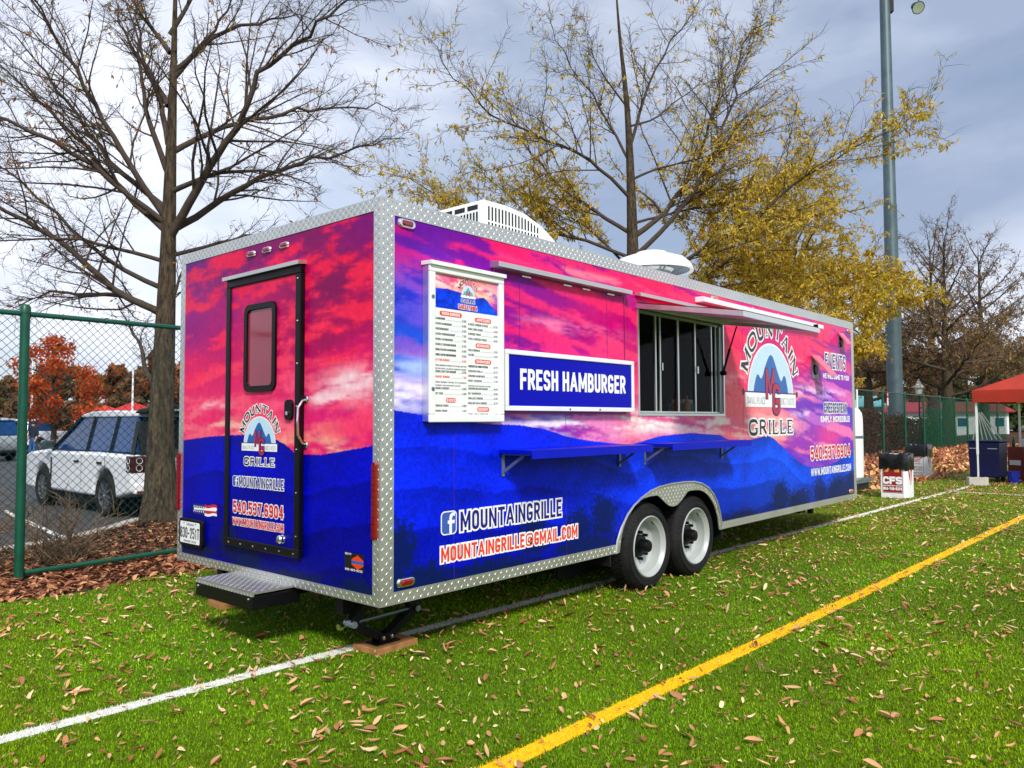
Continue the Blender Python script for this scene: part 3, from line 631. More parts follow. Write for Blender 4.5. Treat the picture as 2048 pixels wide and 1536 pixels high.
# chassis rails and axles
b = MB()
for y in (.5, 2.05): b.box(.1, TL - .1, y, y + .08, .26, .44)
for x in np.linspace(.4, 8.2, 14): b.box(x, x + .05, .58, 2.05, .32, .43)
b.build('chassis_frame', M['chassis'], trailer)
for x in WX: MB().tube([(x, .2, .385), (x, 2.39, .385)], .05, 10).build('axle', M['chassis'], trailer)

# diamond plate trim with raised lugs
def lugs(mb, mp, u0, u1, v0, v1, pitch=.03, Ln=.026, wd=.008, h=.0022, d=0, keep=None):
    nu, nv = max(1, round((u1 - u0) / pitch)), max(1, round((v1 - v0) / pitch))
    for i in range(nu):
        for j in range(nv):
            cu, cv = u0 + (i + .5) * (u1 - u0) / nu, v0 + (j + .5) * (v1 - v0) / nv
            if keep and not keep(cu, cv): continue
            a = R(45) if (i + j) % 2 else R(-45); c_, s_ = math.cos(a), math.sin(a)
            q = [(-Ln / 2, 0, 0), (0, -wd / 2, 0), (Ln / 2, 0, 0), (0, wd / 2, 0), (-Ln / 5, 0, h), (Ln / 5, 0, h)]
            mb.add([mp(cu + x * c_ - y * s_, cv + x * s_ + y * c_, d + z) for x, y, z in q], [(0, 1, 4), (1, 5, 4), (1, 2, 5), (2, 3, 5), (3, 4, 5), (3, 0, 4)])
def plate_panel(name, mp, u0, u1, v0, v1, d=.004, **k):
    mb = MB(); mb.prism([(u0, v0), (u1, v0), (u1, v1), (u0, v1)], lambda a, c: mp(a, c, d), lambda a, c: mp(a, c, .0004))
    lugs(mb, mp, u0 + .002, u1 - .002, v0 + .002, v1 - .002, d=d, **k)
    return mb.build(name, M['plate'], trailer)
plate_panel('corner_trim', sm, -.004, .10, TB, TT, d=.006)
plate_panel('corner_trim', rm, -.066, .0, TB, TT, d=.006)
plate_panel('corner_trim', rm, -TW, -TW + .075, TB, TT, d=.006)
plate_panel('corner_trim', sm, TL - .10, TL, TB, TT, d=.006)
plate_panel('roof_edge_trim', sm, .10, TL - .10, 2.80, TT, d=.005)
plate_panel('roof_edge_trim', rm, -TW + .075, -.066, 2.82, TT, d=.005)
plate_panel('lower_edge_trim', sm, .10, 2.51, TB, .475, d=.005)
plate_panel('lower_edge_trim', sm, 4.42, TL - .10, TB, .475, d=.005)
plate_panel('lower_edge_trim', rm, -TW + .075, -.066, TB, .462, d=.005)
b = MB(); b.box(0, TL, 0, .16, TT - .003, TT + .004); b.box(0, .16, .16, TW, TT - .003, TT + .004); lugs(b, lambda u, v, d: (u, v, d), .01, 5.0, .01, .15, d=TT + .004); b.build('roof_cap_trim', M['plate'], trailer)
# wheel arch plate: outer curve, inner double arch with a rounded dip
def arch_in(x):
    za = [.36 + math.sqrt(max(0, .475 ** 2 - (x - c) ** 2)) for c in (3.03, 3.90)]
    s = max(za)
    if 3.03 < x < 3.9:
        f = .715 + 1.5 * (x - 3.465) ** 2
        s = math.log(math.exp(s * 40) + math.exp(f * 40)) / 40
        s = min(s, .838)
    return s
xs_ = np.concatenate([[2.50, 2.51, 2.53], np.linspace(2.557, 4.373, 60), [4.39, 4.41, 4.42]])
V = []; F = []
for x in xs_:
    zo = float(np.interp(x, ox, oz)); zi = max(.40, arch_in(x)) if 2.556 < x < 4.374 else .40
    zi = min(zi, zo - .0005)
    for d in (.0012, .012): V += [sm(x, zo, d), sm(x, zi, d)]
for i in range(len(xs_) - 1):
    a = i * 4; c = a + 4
    F += [(a + 2, a + 3, c + 3, c + 2), (a, a + 2, c + 2, c), (a + 1, a + 3, c + 3, c + 1)]
b = MB().add(V, F); lugs(b, sm, 2.52, 4.4, .42, .91, d=.012, keep=lambda u, v: arch_in(u) + .012 < v < np.interp(u, ox, oz) - .018)
b.build('wheel_arch_trim', M['plate'], trailer)
MB().tube([sm(x, z + .004, .014) for x, z in OUT], .011, 8).build('arch_bead', M['plate'], trailer, smooth=True)

# wheels
def wheel(x, y0, R0=.385, Wd=.235, sgn=1):
    t = MB(); n = 44
    prof = [(.262, .012), (.285, .004), (.325, .0), (.352, .008), (.372, .028), (R0, .045), (R0, Wd - .045), (.372, Wd - .02), (.33, Wd), (.262, Wd)]
    t.lathe([(r, y0 + sgn * h) for r, h in prof], n, (x, 0, R0), 'y')
    for k in range(n):                         # tread blocks
        for j, o in enumerate((.062, .105, .148)):
            a = 2 * math.pi * (k + .5 * (j % 2)) / n
            c, s = math.cos(a), math.sin(a); e = .019
            q = [(R0 - .004, -e), (R0 - .004, e), (R0 + .006, e), (R0 + .006, -e)]
            vv = [(x + r * c - w * s, y0 + sgn * (o + dy), R0 + r * s + w * c) for dy in (0, .034) for r, w in q]
            t.add(vv, [(0, 1, 2, 3), (7, 6, 5, 4), (0, 4, 5, 1), (1, 5, 6, 2), (2, 6, 7, 3), (3, 7, 4, 0)])
    for r in (.30, .345): t.lathe([(r - .004, y0 + sgn * (.001 if r < .33 else .002)), (r, y0 - sgn * .0022), (r + .004, y0 + sgn * .002)], n, (x, 0, R0), 'y')
    for k in range(56):                        # moulded ribs on the sidewall shoulder
        a = 2 * math.pi * k / 56; c, s = math.cos(a), math.sin(a)
        p0, p1 = (.352, .006), (.374, .028)
        t.add([(x + r * c - w * s, y0 + sgn * (h - .003), R0 + r * s + w * c) for r, h in (p0, p1) for w in (-.008, .008)], [(0, 1, 3, 2)])
    w_ = t.build('wheel', M['rubber'], trailer, smooth=40)
    rim = MB(); rim.lathe([(r, y0 + sgn * h) for r, h in [(.272, .016), (.274, .004), (.266, -.002), (.258, .004), (.250, .02), (.232, .035), (.228, .09), (.222, .118), (.205, .126), (.09, .132), (.05, .132)]], 40, (x, 0, R0), 'y')
    rim.build('rim', M['rimwhite'], w_, smooth=True)
    hub = MB(); hub.lathe([(r, y0 + sgn * h) for r, h in [(.098, .131), (.098, .10), (.062, .092), (.058, .03), (.05, .012), (.034, .008), (.0, .008)]], 24, (x, 0, R0), 'y'); hub.build('hub', M['black'], w_, smooth=True)
    for k in range(8):
        a = 2 * math.pi * k / 8; MB().tube([(x + .118 * math.cos(a), y0 + sgn * .134, R0 + .118 * math.sin(a)), (x + .118 * math.cos(a), y0 + sgn * .085, R0 + .118 * math.sin(a))], .0145, 6).build('lug_nut', M['black'], w_)
    MB().tube([(x + .1, y0 + sgn * .05, R0 + .21), (x + .09, y0 + sgn * .02, R0 + .185)], .005, 6).build('valve_stem', M['black'], w_)
    return w_
for x in WX:
    wheel(x, .02); wheel(x, TW - .02, sgn=-1)

# ---- rear door
door = wrap_grid('door', .862, 1.732, .655, 2.53, .0145, wrap_rear, lambda u, v: (u * 0 - .03, u, v), trailer)
def frame4(mb, mp, u0, u1, v0, v1, w, d0, d1):
    for q in ((u0, u1, v0, v0 + w), (u0, u1, v1 - w, v1), (u0, u0 + w, v0 + w, v1 - w), (u1 - w, u1, v0 + w, v1 - w)):
        mb.prism([(q[0], q[2]), (q[1], q[2]), (q[1], q[3]), (q[0], q[3])], lambda a, c: mp(a, c, d0), lambda a, c: mp(a, c, d1))
    return mb
f = frame4(MB(), rm, -1.785, -.803, .605, 2.585, .06, .001, .042); f.build('door_frame', M['black'], door, bevel=.006)
MB().prism([(-1.80, 2.588), (-.788, 2.588), (-.788, 2.615), (-1.80, 2.615)], lambda a, c: rm(a, c, .001), lambda a, c: rm(a, c - .008, .07)).build('drip_cap', M['plate'], door)
def rrect(u0, u1, v0, v1, r, n=6):
    o = []
    for cu, cv, a0 in ((u1 - r, v1 - r, 0), (u0 + r, v1 - r, 90), (u0 + r, v0 + r, 180), (u1 - r, v0 + r, 270)):
        for k in range(n + 1): a = R(a0 + 90 * k / n); o.append((cu + r * math.cos(a), cv + r * math.sin(a)))
    return o
def ring(mb, o, i, mp, d0, d1):
    n = len(o); V = [mp(*p, d0) for p in o] + [mp(*p, d1) for p in o] + [mp(*p, d1) for p in i] + [mp(*p, d0) for p in i]
    mb.add(V, [(k, (k + 1) % n, s * n + (k + 1) % n + n, s * n + n + k) if False else (s * n + k, s * n + (k + 1) % n, (s + 1) * n + (k + 1) % n, (s + 1) * n + k) for s in range(3) for k in range(n)])
    return mb
wf = ring(MB(), rrect(-1.512, -1.098, 1.735, 2.368, .06), rrect(-1.472, -1.138, 1.775, 2.328, .035), rm, .031, .05).build('window_frame', M['black'], door, smooth=True)
M['door_glass'] = pm('tinted_door_glass', (150, 46, 66), .1, 0, .12, 2, spec=.8)
decal('window_pane', rrect(-1.472, -1.138, 1.775, 2.328, .035), rm, .036, M['door_glass'], door)
la = MB().prism(rrect(-.972, -.88, 1.53, 1.668, .03, 4), lambda a, c: rm(a, c, .031), lambda a, c: rm(a, c, .052)).build('latch', M['black'], door, bevel=.006)
MB().tube([rm(-.926, 1.575, .05), rm(-.926, 1.575, .062)], .014, 10).build('lock_cylinder', M['chrome'], la)
kn = MB().lathe([(r, -h) for r, h in [(.0, .075), (.022, .072), (.03, .06), (.026, .045), (.014, .04), (.03, .034), (.03, .03)]], 16, (0, 1.0, .717), 'x').build('door_knob', M['chrome'], door, smooth=True)
gh = MB().tube([rm(-.785, 1.665, .01), rm(-.785, 1.658, .03), rm(-.785, 1.61, .062), rm(-.785, 1.52, .066), rm(-.785, 1.43, .062), rm(-.785, 1.372, .03), rm(-.785, 1.365, .01)], .008, 10).build('grab_handle', M['chrome'], trailer, smooth=True)
for z in (1.668, 1.36): MB().lathe([(r, -h) for r, h in [(.0, .012), (.022, .012), (.026, .004)]], 14, (0, .782, z), 'x').build('handle_mount', M['chrome'], gh, smooth=True)

# ---- lights
def marker(u, v, mp, mat, L=.115, H=.045):
    base = MB().prism(rrect(u - L / 2, u + L / 2, v - H / 2, v + H / 2, H * .45, 4), lambda a, c: mp(a, c, .0015), lambda a, c: mp(u + (a - u) * .86, v + (c - v) * .8, .016)).build('marker_light', M['chrome'], trailer, bevel=.003)
    MB().prism(rrect(u - L * .31, u + L * .31, v - H * .33, v + H * .33, H * .22, 4), lambda a, c: mp(a, c, .015), lambda a, c: mp(u + (a - u) * .8, v + (c - v) * .7, .028)).build('lens', mat, base, bevel=.003)
for u in (-1.496, -1.285, -1.059): marker(u, 2.757, rm, M['red_lens'])
for u, v, mt in ((.2, 2.765, 'red_lens'), (.2, .522, 'red_lens'), (8.36, .515, 'amber_lens'), (4.36, 2.765, 'amber_lens'), (8.42, 2.765, 'amber_lens')): marker(u, v, sm, M[mt], .15, .06)
for y in (2.555, .032):
    tl = MB().prism(rrect(-y - .017, -y + .017, .80, 1.27, .018, 4), lambda a, c: rm(a, c, .006), lambda a, c: rm(a, c, .03)).build('tail_light', M['red_lens'], trailer, bevel=.006)
    for k in range(11): MB().prism([(-y - .015, .82 + k * .04), (-y + .015, .82 + k * .04), (-y + .015, .85 + k * .04), (-y - .015, .85 + k * .04)], lambda a, c: rm(a, c, .029), lambda a, c: rm(a * .9 - y * .1, c, .034)).build('lens_segment', M['red_lens'], tl)

# ---- number plate
pl = MB().prism(rrect(-2.515, -2.132, .535, .748, .03, 4), lambda a, c: rm(a, c, .002), lambda a, c: rm(a, c, .03)).build('number_plate', M['black'], trailer, bevel=.005)
decal('plate_face', rrect(-2.485, -2.165, .555, .725, .012, 3), rm, .0325, M['paper'], pl)
lettering('plate_number', '830-251T', pl, rm, -2.475, .595, .085, .30, .13, layers=[(0, M['txt_black'])], d0=.034)
lettering('plate_state', 'VIRGINIA', pl, rm, -2.38, .695, .018, .12, .16, layers=[(0, M['txt_navy'])], d0=.034)
lettering('plate_class', 'PERMANENT TRAILER', pl, rm, -2.42, .565, .014, .20, .16, layers=[(0, M['txt_black'])], d0=.034)
for u in (-2.42, -2.23): MB().lathe([(.0, -.036), (.006, -.035), (.007, -.032)], 8, (0, -u, .712), 'x').build('plate_screw', M['steel'], pl)

# ---- step bumper under the door
st = MB(); st.box(-.31, -.009, .91, 1.66, .398, .412); lugs(st, lambda u, v, d: (u, v, d), -.305, -.015, .915, 1.655, d=.412)
stp = st.build('step', M['plate'], trailer)
b = MB(); b.box(-.314, -.30, .906, 1.664, .385, .3975); lugs(b, lambda u, v, d: (-.314 - d, -u, v), -1.66, -.91, .384, .398, pitch=.02, Ln=.016, wd=.008); b.build('step_nosing', M['plate'], stp)
b = MB(); b.box(-.312, -.294, .912, 1.658, .295, .384); b.box(-.294, .05, .912, .928, .295, .384); b.box(-.294, .05, 1.642, 1.658, .295, .384); b.box(-.28, .5, 1.05, 1.11, .31, .38); b.box(-.28, .5, 1.45, 1.51, .31, .38); b.build('step_skirt', M['black'], stp, bevel=.004)
for u in (.95, 1.62): MB().lathe([(0, -.322), (.007, -.32), (.009, -.313)], 8, (0, u, .365), 'x').build('bolt', M['chrome'], stp)
for k in range(6): MB().lathe([(0, -.047), (.006, -.046), (.007, -.042)], 8, (0, .86 + .17 * k, .632), 'x').build('frame_screw', M['chrome'], door)
for k in range(7): MB().lathe([(0, -.047), (.006, -.046), (.007, -.042)], 8, (0, .832, .75 + .29 * k), 'x').build('frame_screw', M['chrome'], door)

# ---- corner scissor jack and its timber block
jk = MB(); y = .42; C0 = .40
A, B_, T0, T1, G0, G1 = (.10, y, .215), (.64, y, .225), (.27, y, .395), (.49, y, .395), (.335, y, .085), (.405, y, .085)
for a, c in ((A, T0), (B_, T1), (A, G0), (B_, G1)):
    for dy in (-.03, .03): jk.beam((a[0], a[1] + dy, a[2]), (c[0], c[1] + dy, c[2]), .012, .05)
jk.box(.24, .52, y - .05, y + .05, .392, .44); jk.box(.27, .47, y - .06, y + .06, .047, .056); jk.box(.31, .43, y - .045, y - .037, .056, .11); jk.box(.31, .43, y + .037, y + .045, .056, .11)
jack = jk.build('stabiliser_jack', M['black'], trailer, bevel=.002)
MB().tube([(.03, y, .213), (.66, y, .226)], .011, 8).build('jack_screw', M['steel'], jack)
MB().lathe([(0, .0), (.02, .0), (.024, .012), (.024, .03), (.012, .034), (.012, .05)], 6, (.005, y, .213), 'x').build('drive_nut', M['chrome'], jack)
for g in (G0, G1): MB().lathe([(0, y - .055), (.012, y - .053), (.014, y - .045)], 10, (g[0], 0, g[2]), 'y').build('pivot_bolt', M['chrome'], jack)
for g in (A, B_): MB().tube([(g[0], y - .05, g[2]), (g[0], y + .05, g[2])], .022, 10).build('trunnion', M['steel'], jack)
def timber(loc, sx, sy, sz, rz, label):
    o = MB().box(-sx / 2, sx / 2, -sy / 2, sy / 2, 0, sz).build('timber_block', M['wood'], None, bevel=.006); o.location = loc; o.rotation_euler = (0, 0, rz)
    return tag(o, label, 'wood block', 'timber pads under the trailer jacks')
timber((.40, .43, 0), .36, .25, .046, R(3), 'weathered timber block under the corner scissor jack on the touchline')
timber((.35, 2.36, 0), .30, .26, .05, R(-6), 'short timber block on the turf under the black step')
timber((.35, 2.36, .05), .2, .16, .04, R(4), 'smaller timber offcut on top of the block under the step')
MB().beam((.33, 2.36, .09), (.33, 2.36, .44), .06, .06).build('stabiliser_leg', M['chassis'], trailer)

# ---- shared logo
def logo(parent, mp, cx, z0, s, d=.0012):
    def P(a, c): return (cx + a * s, z0 + c * s)
    decal('logo_sky_disc_border', [P(.635 * math.cos(t), .0 + .61 * math.sin(t)) for t in np.linspace(0, math.pi, 40)], mp, d, M['txt_white'], parent)
    decal('logo_sky_disc', [P(.615 * math.cos(t), .59 * math.sin(t)) for t in np.linspace(0, math.pi, 40)], mp, d + .0008, M['logo_sky'], parent)
    mt = [(-.5, .0), (-.47, .1), (-.42, .2), (-.385, .235), (-.35, .235), (-.31, .2), (-.28, .19), (-.24, .225), (-.18, .32), (-.10, .42), (-.05, .465), (0, .478), (.05, .455), (.11, .38), (.18, .28), (.24, .205), (.28, .175), (.31, .2), (.34, .24), (.375, .25), (.41, .225), (.45, .13), (.49, 0)]
    decal('logo_mountain', [P(*q) for q in mt], mp, d + .0016, M['logo_blue'], parent)
    decal('logo_banner', [P(-.70, -.13), P(.70, -.13), P(.70, .035), P(-.70, .035)], mp, d + .0024, M['txt_white'], parent)
    decal('logo_banner_line', [P(-.72, .03), P(.72, .03), P(.72, .045), P(-.72, .045)], mp, d + .0026, M['txt_navy'], parent)
    for q in (-.745, .745): decal('logo_banner_knob', [P(q + .025 * math.cos(t), .035 + .04 * math.sin(t)) for t in np.linspace(0, 6.1, 12)], mp, d + .0027, M['txt_black'], parent)
    lettering('logo_motto', 'SMALL PLACE', parent, mp, *P(-.66, -.1), .085 * s, .48 * s, .14, layers=[(0, M['txt_grey'])], font='serif', d0=d + .003, gap=.12)
    lettering('logo_motto', 'BIG TASTE', parent, mp, *P(.26, -.1), .085 * s, .4 * s, .14, layers=[(0, M['txt_grey'])], font='serif', d0=d + .003, gap=.12)
    lettering('logo_initial', 'M', parent, mp, *P(-.14, -.03), .34 * s, .19 * s, .16, layers=[(.012 * s, M['txt_navy']), (0, M['logo_crim'])], d0=d + .0036)
    lettering('logo_initial', 'G', parent, mp, *P(.045, -.215), .36 * s, .15 * s, .17, layers=[(.012 * s, M['txt_navy']), (0, M['logo_crim'])], d0=d + .0056)
    lettering('logo_name', 'MOUNTAIN', parent, mp, 0, 0, .2 * s, 1.95 * s, .19, layers=[(.02 * s, M['txt_white']), (0, M['txt_black'])], font='serif', gap=.16, d0=d, arc=(P(0, .02)[0], P(0, .02)[1], .66 * s, R(161), R(19)))
    lettering('logo_name', 'GRILLE', parent, mp, *P(-.60, -.45), .185 * s, 1.2 * s, .19, layers=[(.02 * s, M['txt_white']), (0, M['txt_black'])], font='serif', gap=.16, d0=d)
logo(trailer, sm, 5.745, 1.79, 1.0)
logo(door, rm, -1.315, 1.352, .335, .031)
W_, NV, OR, RD = M['txt_white'], M['txt_navy'], M['txt_orange'], M['txt_red']
def fb_badge(parent, mp, u, v, w, h, d):
    decal('badge_border', rrect(u, u + w, v, v + h, .22 * w), mp, d, W_, parent)
    decal('badge', rrect(u + .06 * w, u + .94 * w, v + .05 * h, v + .95 * h, .18 * w), mp, d + .0008, M['fb'], parent)
    f = [(.52, .05), (.68, .05), (.68, .46), (.84, .46), (.87, .6), (.68, .6), (.68, .7), (.74, .78), (.87, .78), (.87, .92), (.7, .92), (.56, .84), (.52, .72), (.52, .6), (.42, .6), (.42, .46), (.52, .46)]
    decal('badge_letter', [(u + a * w, v + c * h) for a, c in f], mp, d + .0016, W_, parent)
fb_badge(trailer, sm, .50, .772, .145, .155, .0012)
lettering('page_name', 'MOUNTAINGRILLE', trailer, sm, .69, .782, .13, 1.075, .17, layers=[(.013, W_), (0, NV)])
lettering('email_address', 'MOUNTAINGRILLE@GMAIL.COM', trailer, sm, .51, .598, .098, 1.46, .18, layers=[(.012, W_), (0, OR)])
lettering('phone_number', '540.537.6904', trailer, sm, 6.92, 1.0, .17, 1.44, .2, layers=[(.014, W_), (0, RD)])
lettering('web_address', 'WWW.MOUNTAINGRILLE.COM', trailer, sm, 6.91, .80, .1, 1.47, .19, layers=[(0, W_)])
lettering('slogan', 'EVENTS', trailer, sm, 7.49, 2.2, .2, .76, .15, layers=[(.016, W_), (0, NV)])
lettering('slogan', 'WE WILL COME TO YOU!', trailer, sm, 7.39, 2.06, .07, .99, .25, layers=[(0, W_)])
lettering('slogan', 'CHEESESTEAK', trailer, sm, 7.41, 1.605, .135, .86, .18, layers=[(.012, W_), (0, NV)])
lettering('slogan', 'SIMPLY INCREDIBLE!', trailer, sm, 7.28, 1.48, .085, 1.09, .25, layers=[(0, W_)])
lettering('script_word', 'THE', trailer, sm, 5.12, 2.56, .12, .3, .14, layers=[(.01, W_), (0, M['txt_black'])], slant=.5)
fb_badge(door, rm, -1.678, 1.042, .088, .08, .0312)
lettering('page_name', 'MOUNTAINGRILLE', door, rm, -1.578, 1.046, .072, .575, .15, layers=[(.0065, W_), (0, NV)], d0=.0312)
lettering('phone_number', '540.537.6904', door, rm, -1.655, .85, .088, .65, .2, layers=[(.007, W_), (0, RD)], d0=.0312)
lettering('web_address', 'WWW.MOUNTAINGRILLE.COM', door, rm, -1.668, .76, .056, .67, .17, layers=[(.004, W_), (0, RD)], d0=.0312)
# wavy striped sticker on the rear wall
for k in range(4):
    q = [(-2.15 + .19 * t, .872 - .022 * k - .006 * math.sin(6 * t) + .004 * t) for t in np.linspace(0, 1, 8)]
    decal('sticker_stripe', q + [(a, c - .02) for a, c in q[::-1]], rm, .0014, M['txt_white'] if k % 2 else M['txt_red'], trailer)
decal('sticker_field', [(-2.335, .79), (-2.15, .786), (-2.15, .872), (-2.335, .868)], rm, .0014, M['txt_navy'], trailer)
for k in range(12):
    a, c = -2.32 + .031 * (k % 6), .812 + .036 * (k // 6)
    decal('sticker_star', [(a + (.011 if j % 2 == 0 else .0045) * math.sin(j * math.pi / 5), c + (.011 if j % 2 == 0 else .0045) * math.cos(j * math.pi / 5)) for j in range(10)], rm, .0022, W_, trailer)
decal('sticker_band', [(-2.32, .822), (-1.97, .83), (-1.97, .842), (-2.32, .838)], rm, .0028, W_, trailer)
# builder's sticker (its square code is left out)
decal('maker_sticker', [(-.347, .582), (-.152, .582), (-.152, .697), (-.347, .697)], rm, .0012, M['txt_black'], trailer)
hx = [(-.275, .66), (-.215, .688), (-.158, .66), (-.158, .625), (-.215, .6), (-.275, .625)]
decal('maker_emblem', hx, rm, .002, M['txt_orange'], trailer)
decal('maker_emblem_band', [(-.278, .634), (-.155, .634), (-.155, .652), (-.278, .652)], rm, .0026, M['logo_blue'], trailer)
lettering('maker_text', 'BUILT BY', trailer, rm, -.34, .683, .012, .06, .2, layers=[(0, W_)], d0=.002)
lettering('maker_phone', '888-683-8200', trailer, rm, -.34, .586, .014, .17, .2, layers=[(0, W_)], d0=.002)

# ---- menu board
mc = MB(); mc.prism([(.335, 1.515), (1.03, 1.515), (1.03, 2.52), (.335, 2.52)], lambda a, c: sm(a, c, .002), lambda a, c: sm(a, c, .06))
menu = mc.build('menu_board', M['alu'], trailer, bevel=.003)
frame4(MB(), sm, .33, 1.035, 1.51, 2.525, .05, .0605, .082).build('menu_frame', M['white'], menu, bevel=.006)
MB().prism([(.325, 2.523), (1.04, 2.523), (1.04, 2.548), (.325, 2.548)], lambda a, c: sm(a, c, .002), lambda a, c: sm(a, c - .004, .1)).build('menu_hood', M['white'], menu)
decal('menu_sheet', [(.38, 1.56), (.985, 1.56), (.985, 2.475), (.38, 2.475)], sm, .064, M['paper'], menu)
mh = wrap_grid('menu_picture', .383, .982, 2.25, 2.472, .01, lambda u, v: wrap_side(3.2 + (u - .38) * 5.2, 1.05 + (v - 2.25) * 2.6), lambda u, v: (u, u * 0 - .0645, v), menu)
for z in (2.314, 1.723): MB().lathe([(0, -.09), (.011, -.089), (.013, -.081)], 10, (.354, 0, z), 'y').build('menu_lock', M['steel'], menu)
mm = lambda u, v, d=0: (u, -d - .0655, v)
BK = M['txt_black']
lettering('menu_title', 'MOUNTAIN', menu, mm, 0, 0, .03, .2, .19, layers=[(.002, W_), (0, M['maroon'])], font='serif', gap=.16, d0=.0003, arc=(.69, 2.366, .078, R(160), R(20)))
decal('menu_logo_disc', [(.69 + .062 * math.cos(t), 2.358 + .068 * math.sin(t)) for t in np.linspace(0, math.pi, 24)], mm, .0004, M['logo_sky'], menu)
decal('menu_logo_mountain', [(.64, 2.358), (.653, 2.385), (.664, 2.38), (.69, 2.415), (.716, 2.38), (.727, 2.385), (.74, 2.358)], mm, .0008, M['teal'], menu)
lettering('menu_logo_initial', 'M', menu, mm, .676, 2.352, .038, .028, .18, layers=[(0, M['logo_crim'])], d0=.0012)
decal('menu_logo_banner', [(.62, 2.34), (.76, 2.34), (.76, 2.357), (.62, 2.357)], mm, .0006, W_, menu)
lettering('menu_title', 'GRILLE', menu, mm, .625, 2.305, .026, .13, .19, layers=[(.0025, W_), (0, NV)], font='serif', gap=.16, d0=.0003)
lettering('menu_phone', '540.537.6904', menu, mm, .6, 2.262, .03, .175, .2, layers=[(.003, W_), (0, RD)], d0=.0003)
def menu_column(u0, u1, rows, z, dz):
    for kind, name, price in rows:
        if kind == 'h':
            w = .014 * len(name) + .02; c = (u0 + u1) / 2; z -= dz * .35
            decal('menu_heading_pill', rrect(c - w / 2, c + w / 2, z - .006, z + .024, .014, 4), mm, .0004, M['txt_orange'], menu)
            lettering('menu_heading', name, menu, mm, c, z - .001, .019, w * .8, .2, layers=[(0, W_)], d0=.001, center=True)
            if False: pass
        else:
            mt = M['txt_orange'] if kind == 'o' else BK
            lettering('menu_item', name, menu, mm, u0, z, .0135 if kind != 's' else .009, min((u1 - u0) * (.66 if price else 1), .0098 * len(name)), .2, layers=[(0, mt)], d0=.0003)
            if price:
                decal('menu_rule', [(u0 + .0098 * len(name) + .012, z), (u1 - .038, z), (u1 - .038, z + .0016), (u0 + .0098 * len(name) + .012, z + .0016)], mm, .0003, M['txt_grey'], menu)
                lettering('menu_price', price, menu, mm, u1 - .034, z, .0135, .034, .18, layers=[(0, mt)], d0=.0003)
        z -= dz if kind != 's' else dz * .62
menu_column(.388, .67, [('h', 'FRESH BURGERS', 0), ('i', 'HAMBURGER', '5.50'), ('i', 'BACON HAMBURGER', '6.50'), ('i', 'CHEESEBURGER', '6.00'), ('i', 'BACON CHEESEBURGER', '7.00'), ('i', 'DOUBLE HAMBURGER', '7.50'), ('i', 'DOUBLE CHEESEBURGER', '8.00'), ('i', 'DOUBLE BACON HAMBURGER', '8.50'), ('i', 'DOUBLE BACON CHEESEBURGER', '9.00'), ('o', 'BUTTER BURGER', '6.50'), ('s', 'FRESH BURGER COVERED WITH GARLIC BUTTER', 0), ('s', 'MELTED ONTO A SLICE OF AMERICAN CHEESE', 0), ('i', 'DOUBLE BUTTER BURGER', '9.00'), ('o', 'SMOKEY BURGER', '7.50'), ('s', 'FRESH BURGER TOPPED WITH CHEDDAR', 0), ('s', 'ONIONS AND SMOKED SAUCE', 0), ('i', 'DOUBLE SMOKEY', '9.50'), ('i', 'HOT DOG', '3.50'), ('h', 'SIDES', 0), ('i', 'FRENCH FRIES', '3.50'), ('i', 'ONION RINGS', '4.00'), ('s', 'SAUCES RANCH MUSTARD HONEY KETCHUP', 0)], 2.22, .0335)
menu_column(.692, .978, [('h', 'APPETIZERS', 0), ('i', '6 MOZZ CHEESE STICKS', '5.75'), ('i', 'MINI CORN DOGS', '4.50'), ('i', 'CHEESE FRIES', '4.50'), ('i', 'CHILI CHEESE FRIES', '5.50'), ('h', 'BEVERAGES', 0), ('i', 'COLD DRINKS', '2.00'), ('i', 'WATER', '2.00'), ('h', 'SANDWICHES', 0), ('i', 'CHEESESTEAK ONION PEPPERS', '8.75'), ('i', 'CHICKEN PHILLY', '8.75'), ('i', 'CHICKEN SANDWICH', '7.50'), ('i', 'SPICY CHICKEN', '7.75'), ('s', 'PEPPERJACK BACON RANCH', 0), ('i', 'CHICKEN BACON RANCH', '8.00'), ('i', 'BLT SANDWICH', '5.50'), ('i', 'GRILLED CHEESE', '4.50'), ('i', 'GRILLED HAM CHEESE', '5.75'), ('h', 'DESSERT', 0), ('i', 'FRIED APPLE TURNOVER', '3.50')], 2.205, .0325)

# ---- closed serving hatch and the blue sign
hatch = wrap_grid('closed_hatch', 1.02, 2.655, 1.585, 2.585, .0145, wrap_side, lambda u, v: (u, u * 0 - .012, v), trailer)
frame4(MB(), sm, 1.0, 2.672, 1.568, 2.60, .013, .001, .0135).build('hatch_edge', pm('hatch_edge_tint', (150, 40, 110), .35, .3), hatch)
MB().prism([(.975, 2.60), (2.685, 2.60), (2.685, 2.648), (.975, 2.648)], lambda a, c: sm(a, c, .001), lambda a, c: sm(a, 2.60 + (c - 2.60) * .72, .085)).build('drip_rail', M['plate'], hatch)
b = MB(); lugs(b, lambda u, v, d: sm(u, 2.648 - .0035 - (v) * .0, .006 + v), 1.0, 2.66, .0, .07, d=0); 
for u in (1.35, 1.85, 2.1, 2.45): MB().prism([(u - .05, 2.575), (u + .05, 2.575), (u + .05, 2.586), (u - .05, 2.586)], lambda a, c: sm(a, c, .012), lambda a, c: sm(a, c, .022)).build('hinge', M['alu'], hatch)
for u in (1.28, 2.4): MB().prism([(u - .002, 1.59), (u + .002, 1.59), (u + .002, 2.58), (u - .002, 2.58)], lambda a, c: sm(a, c, .0118), lambda a, c: sm(a, c, .0135)).build('panel_seam', M['txt_navy'], hatch)
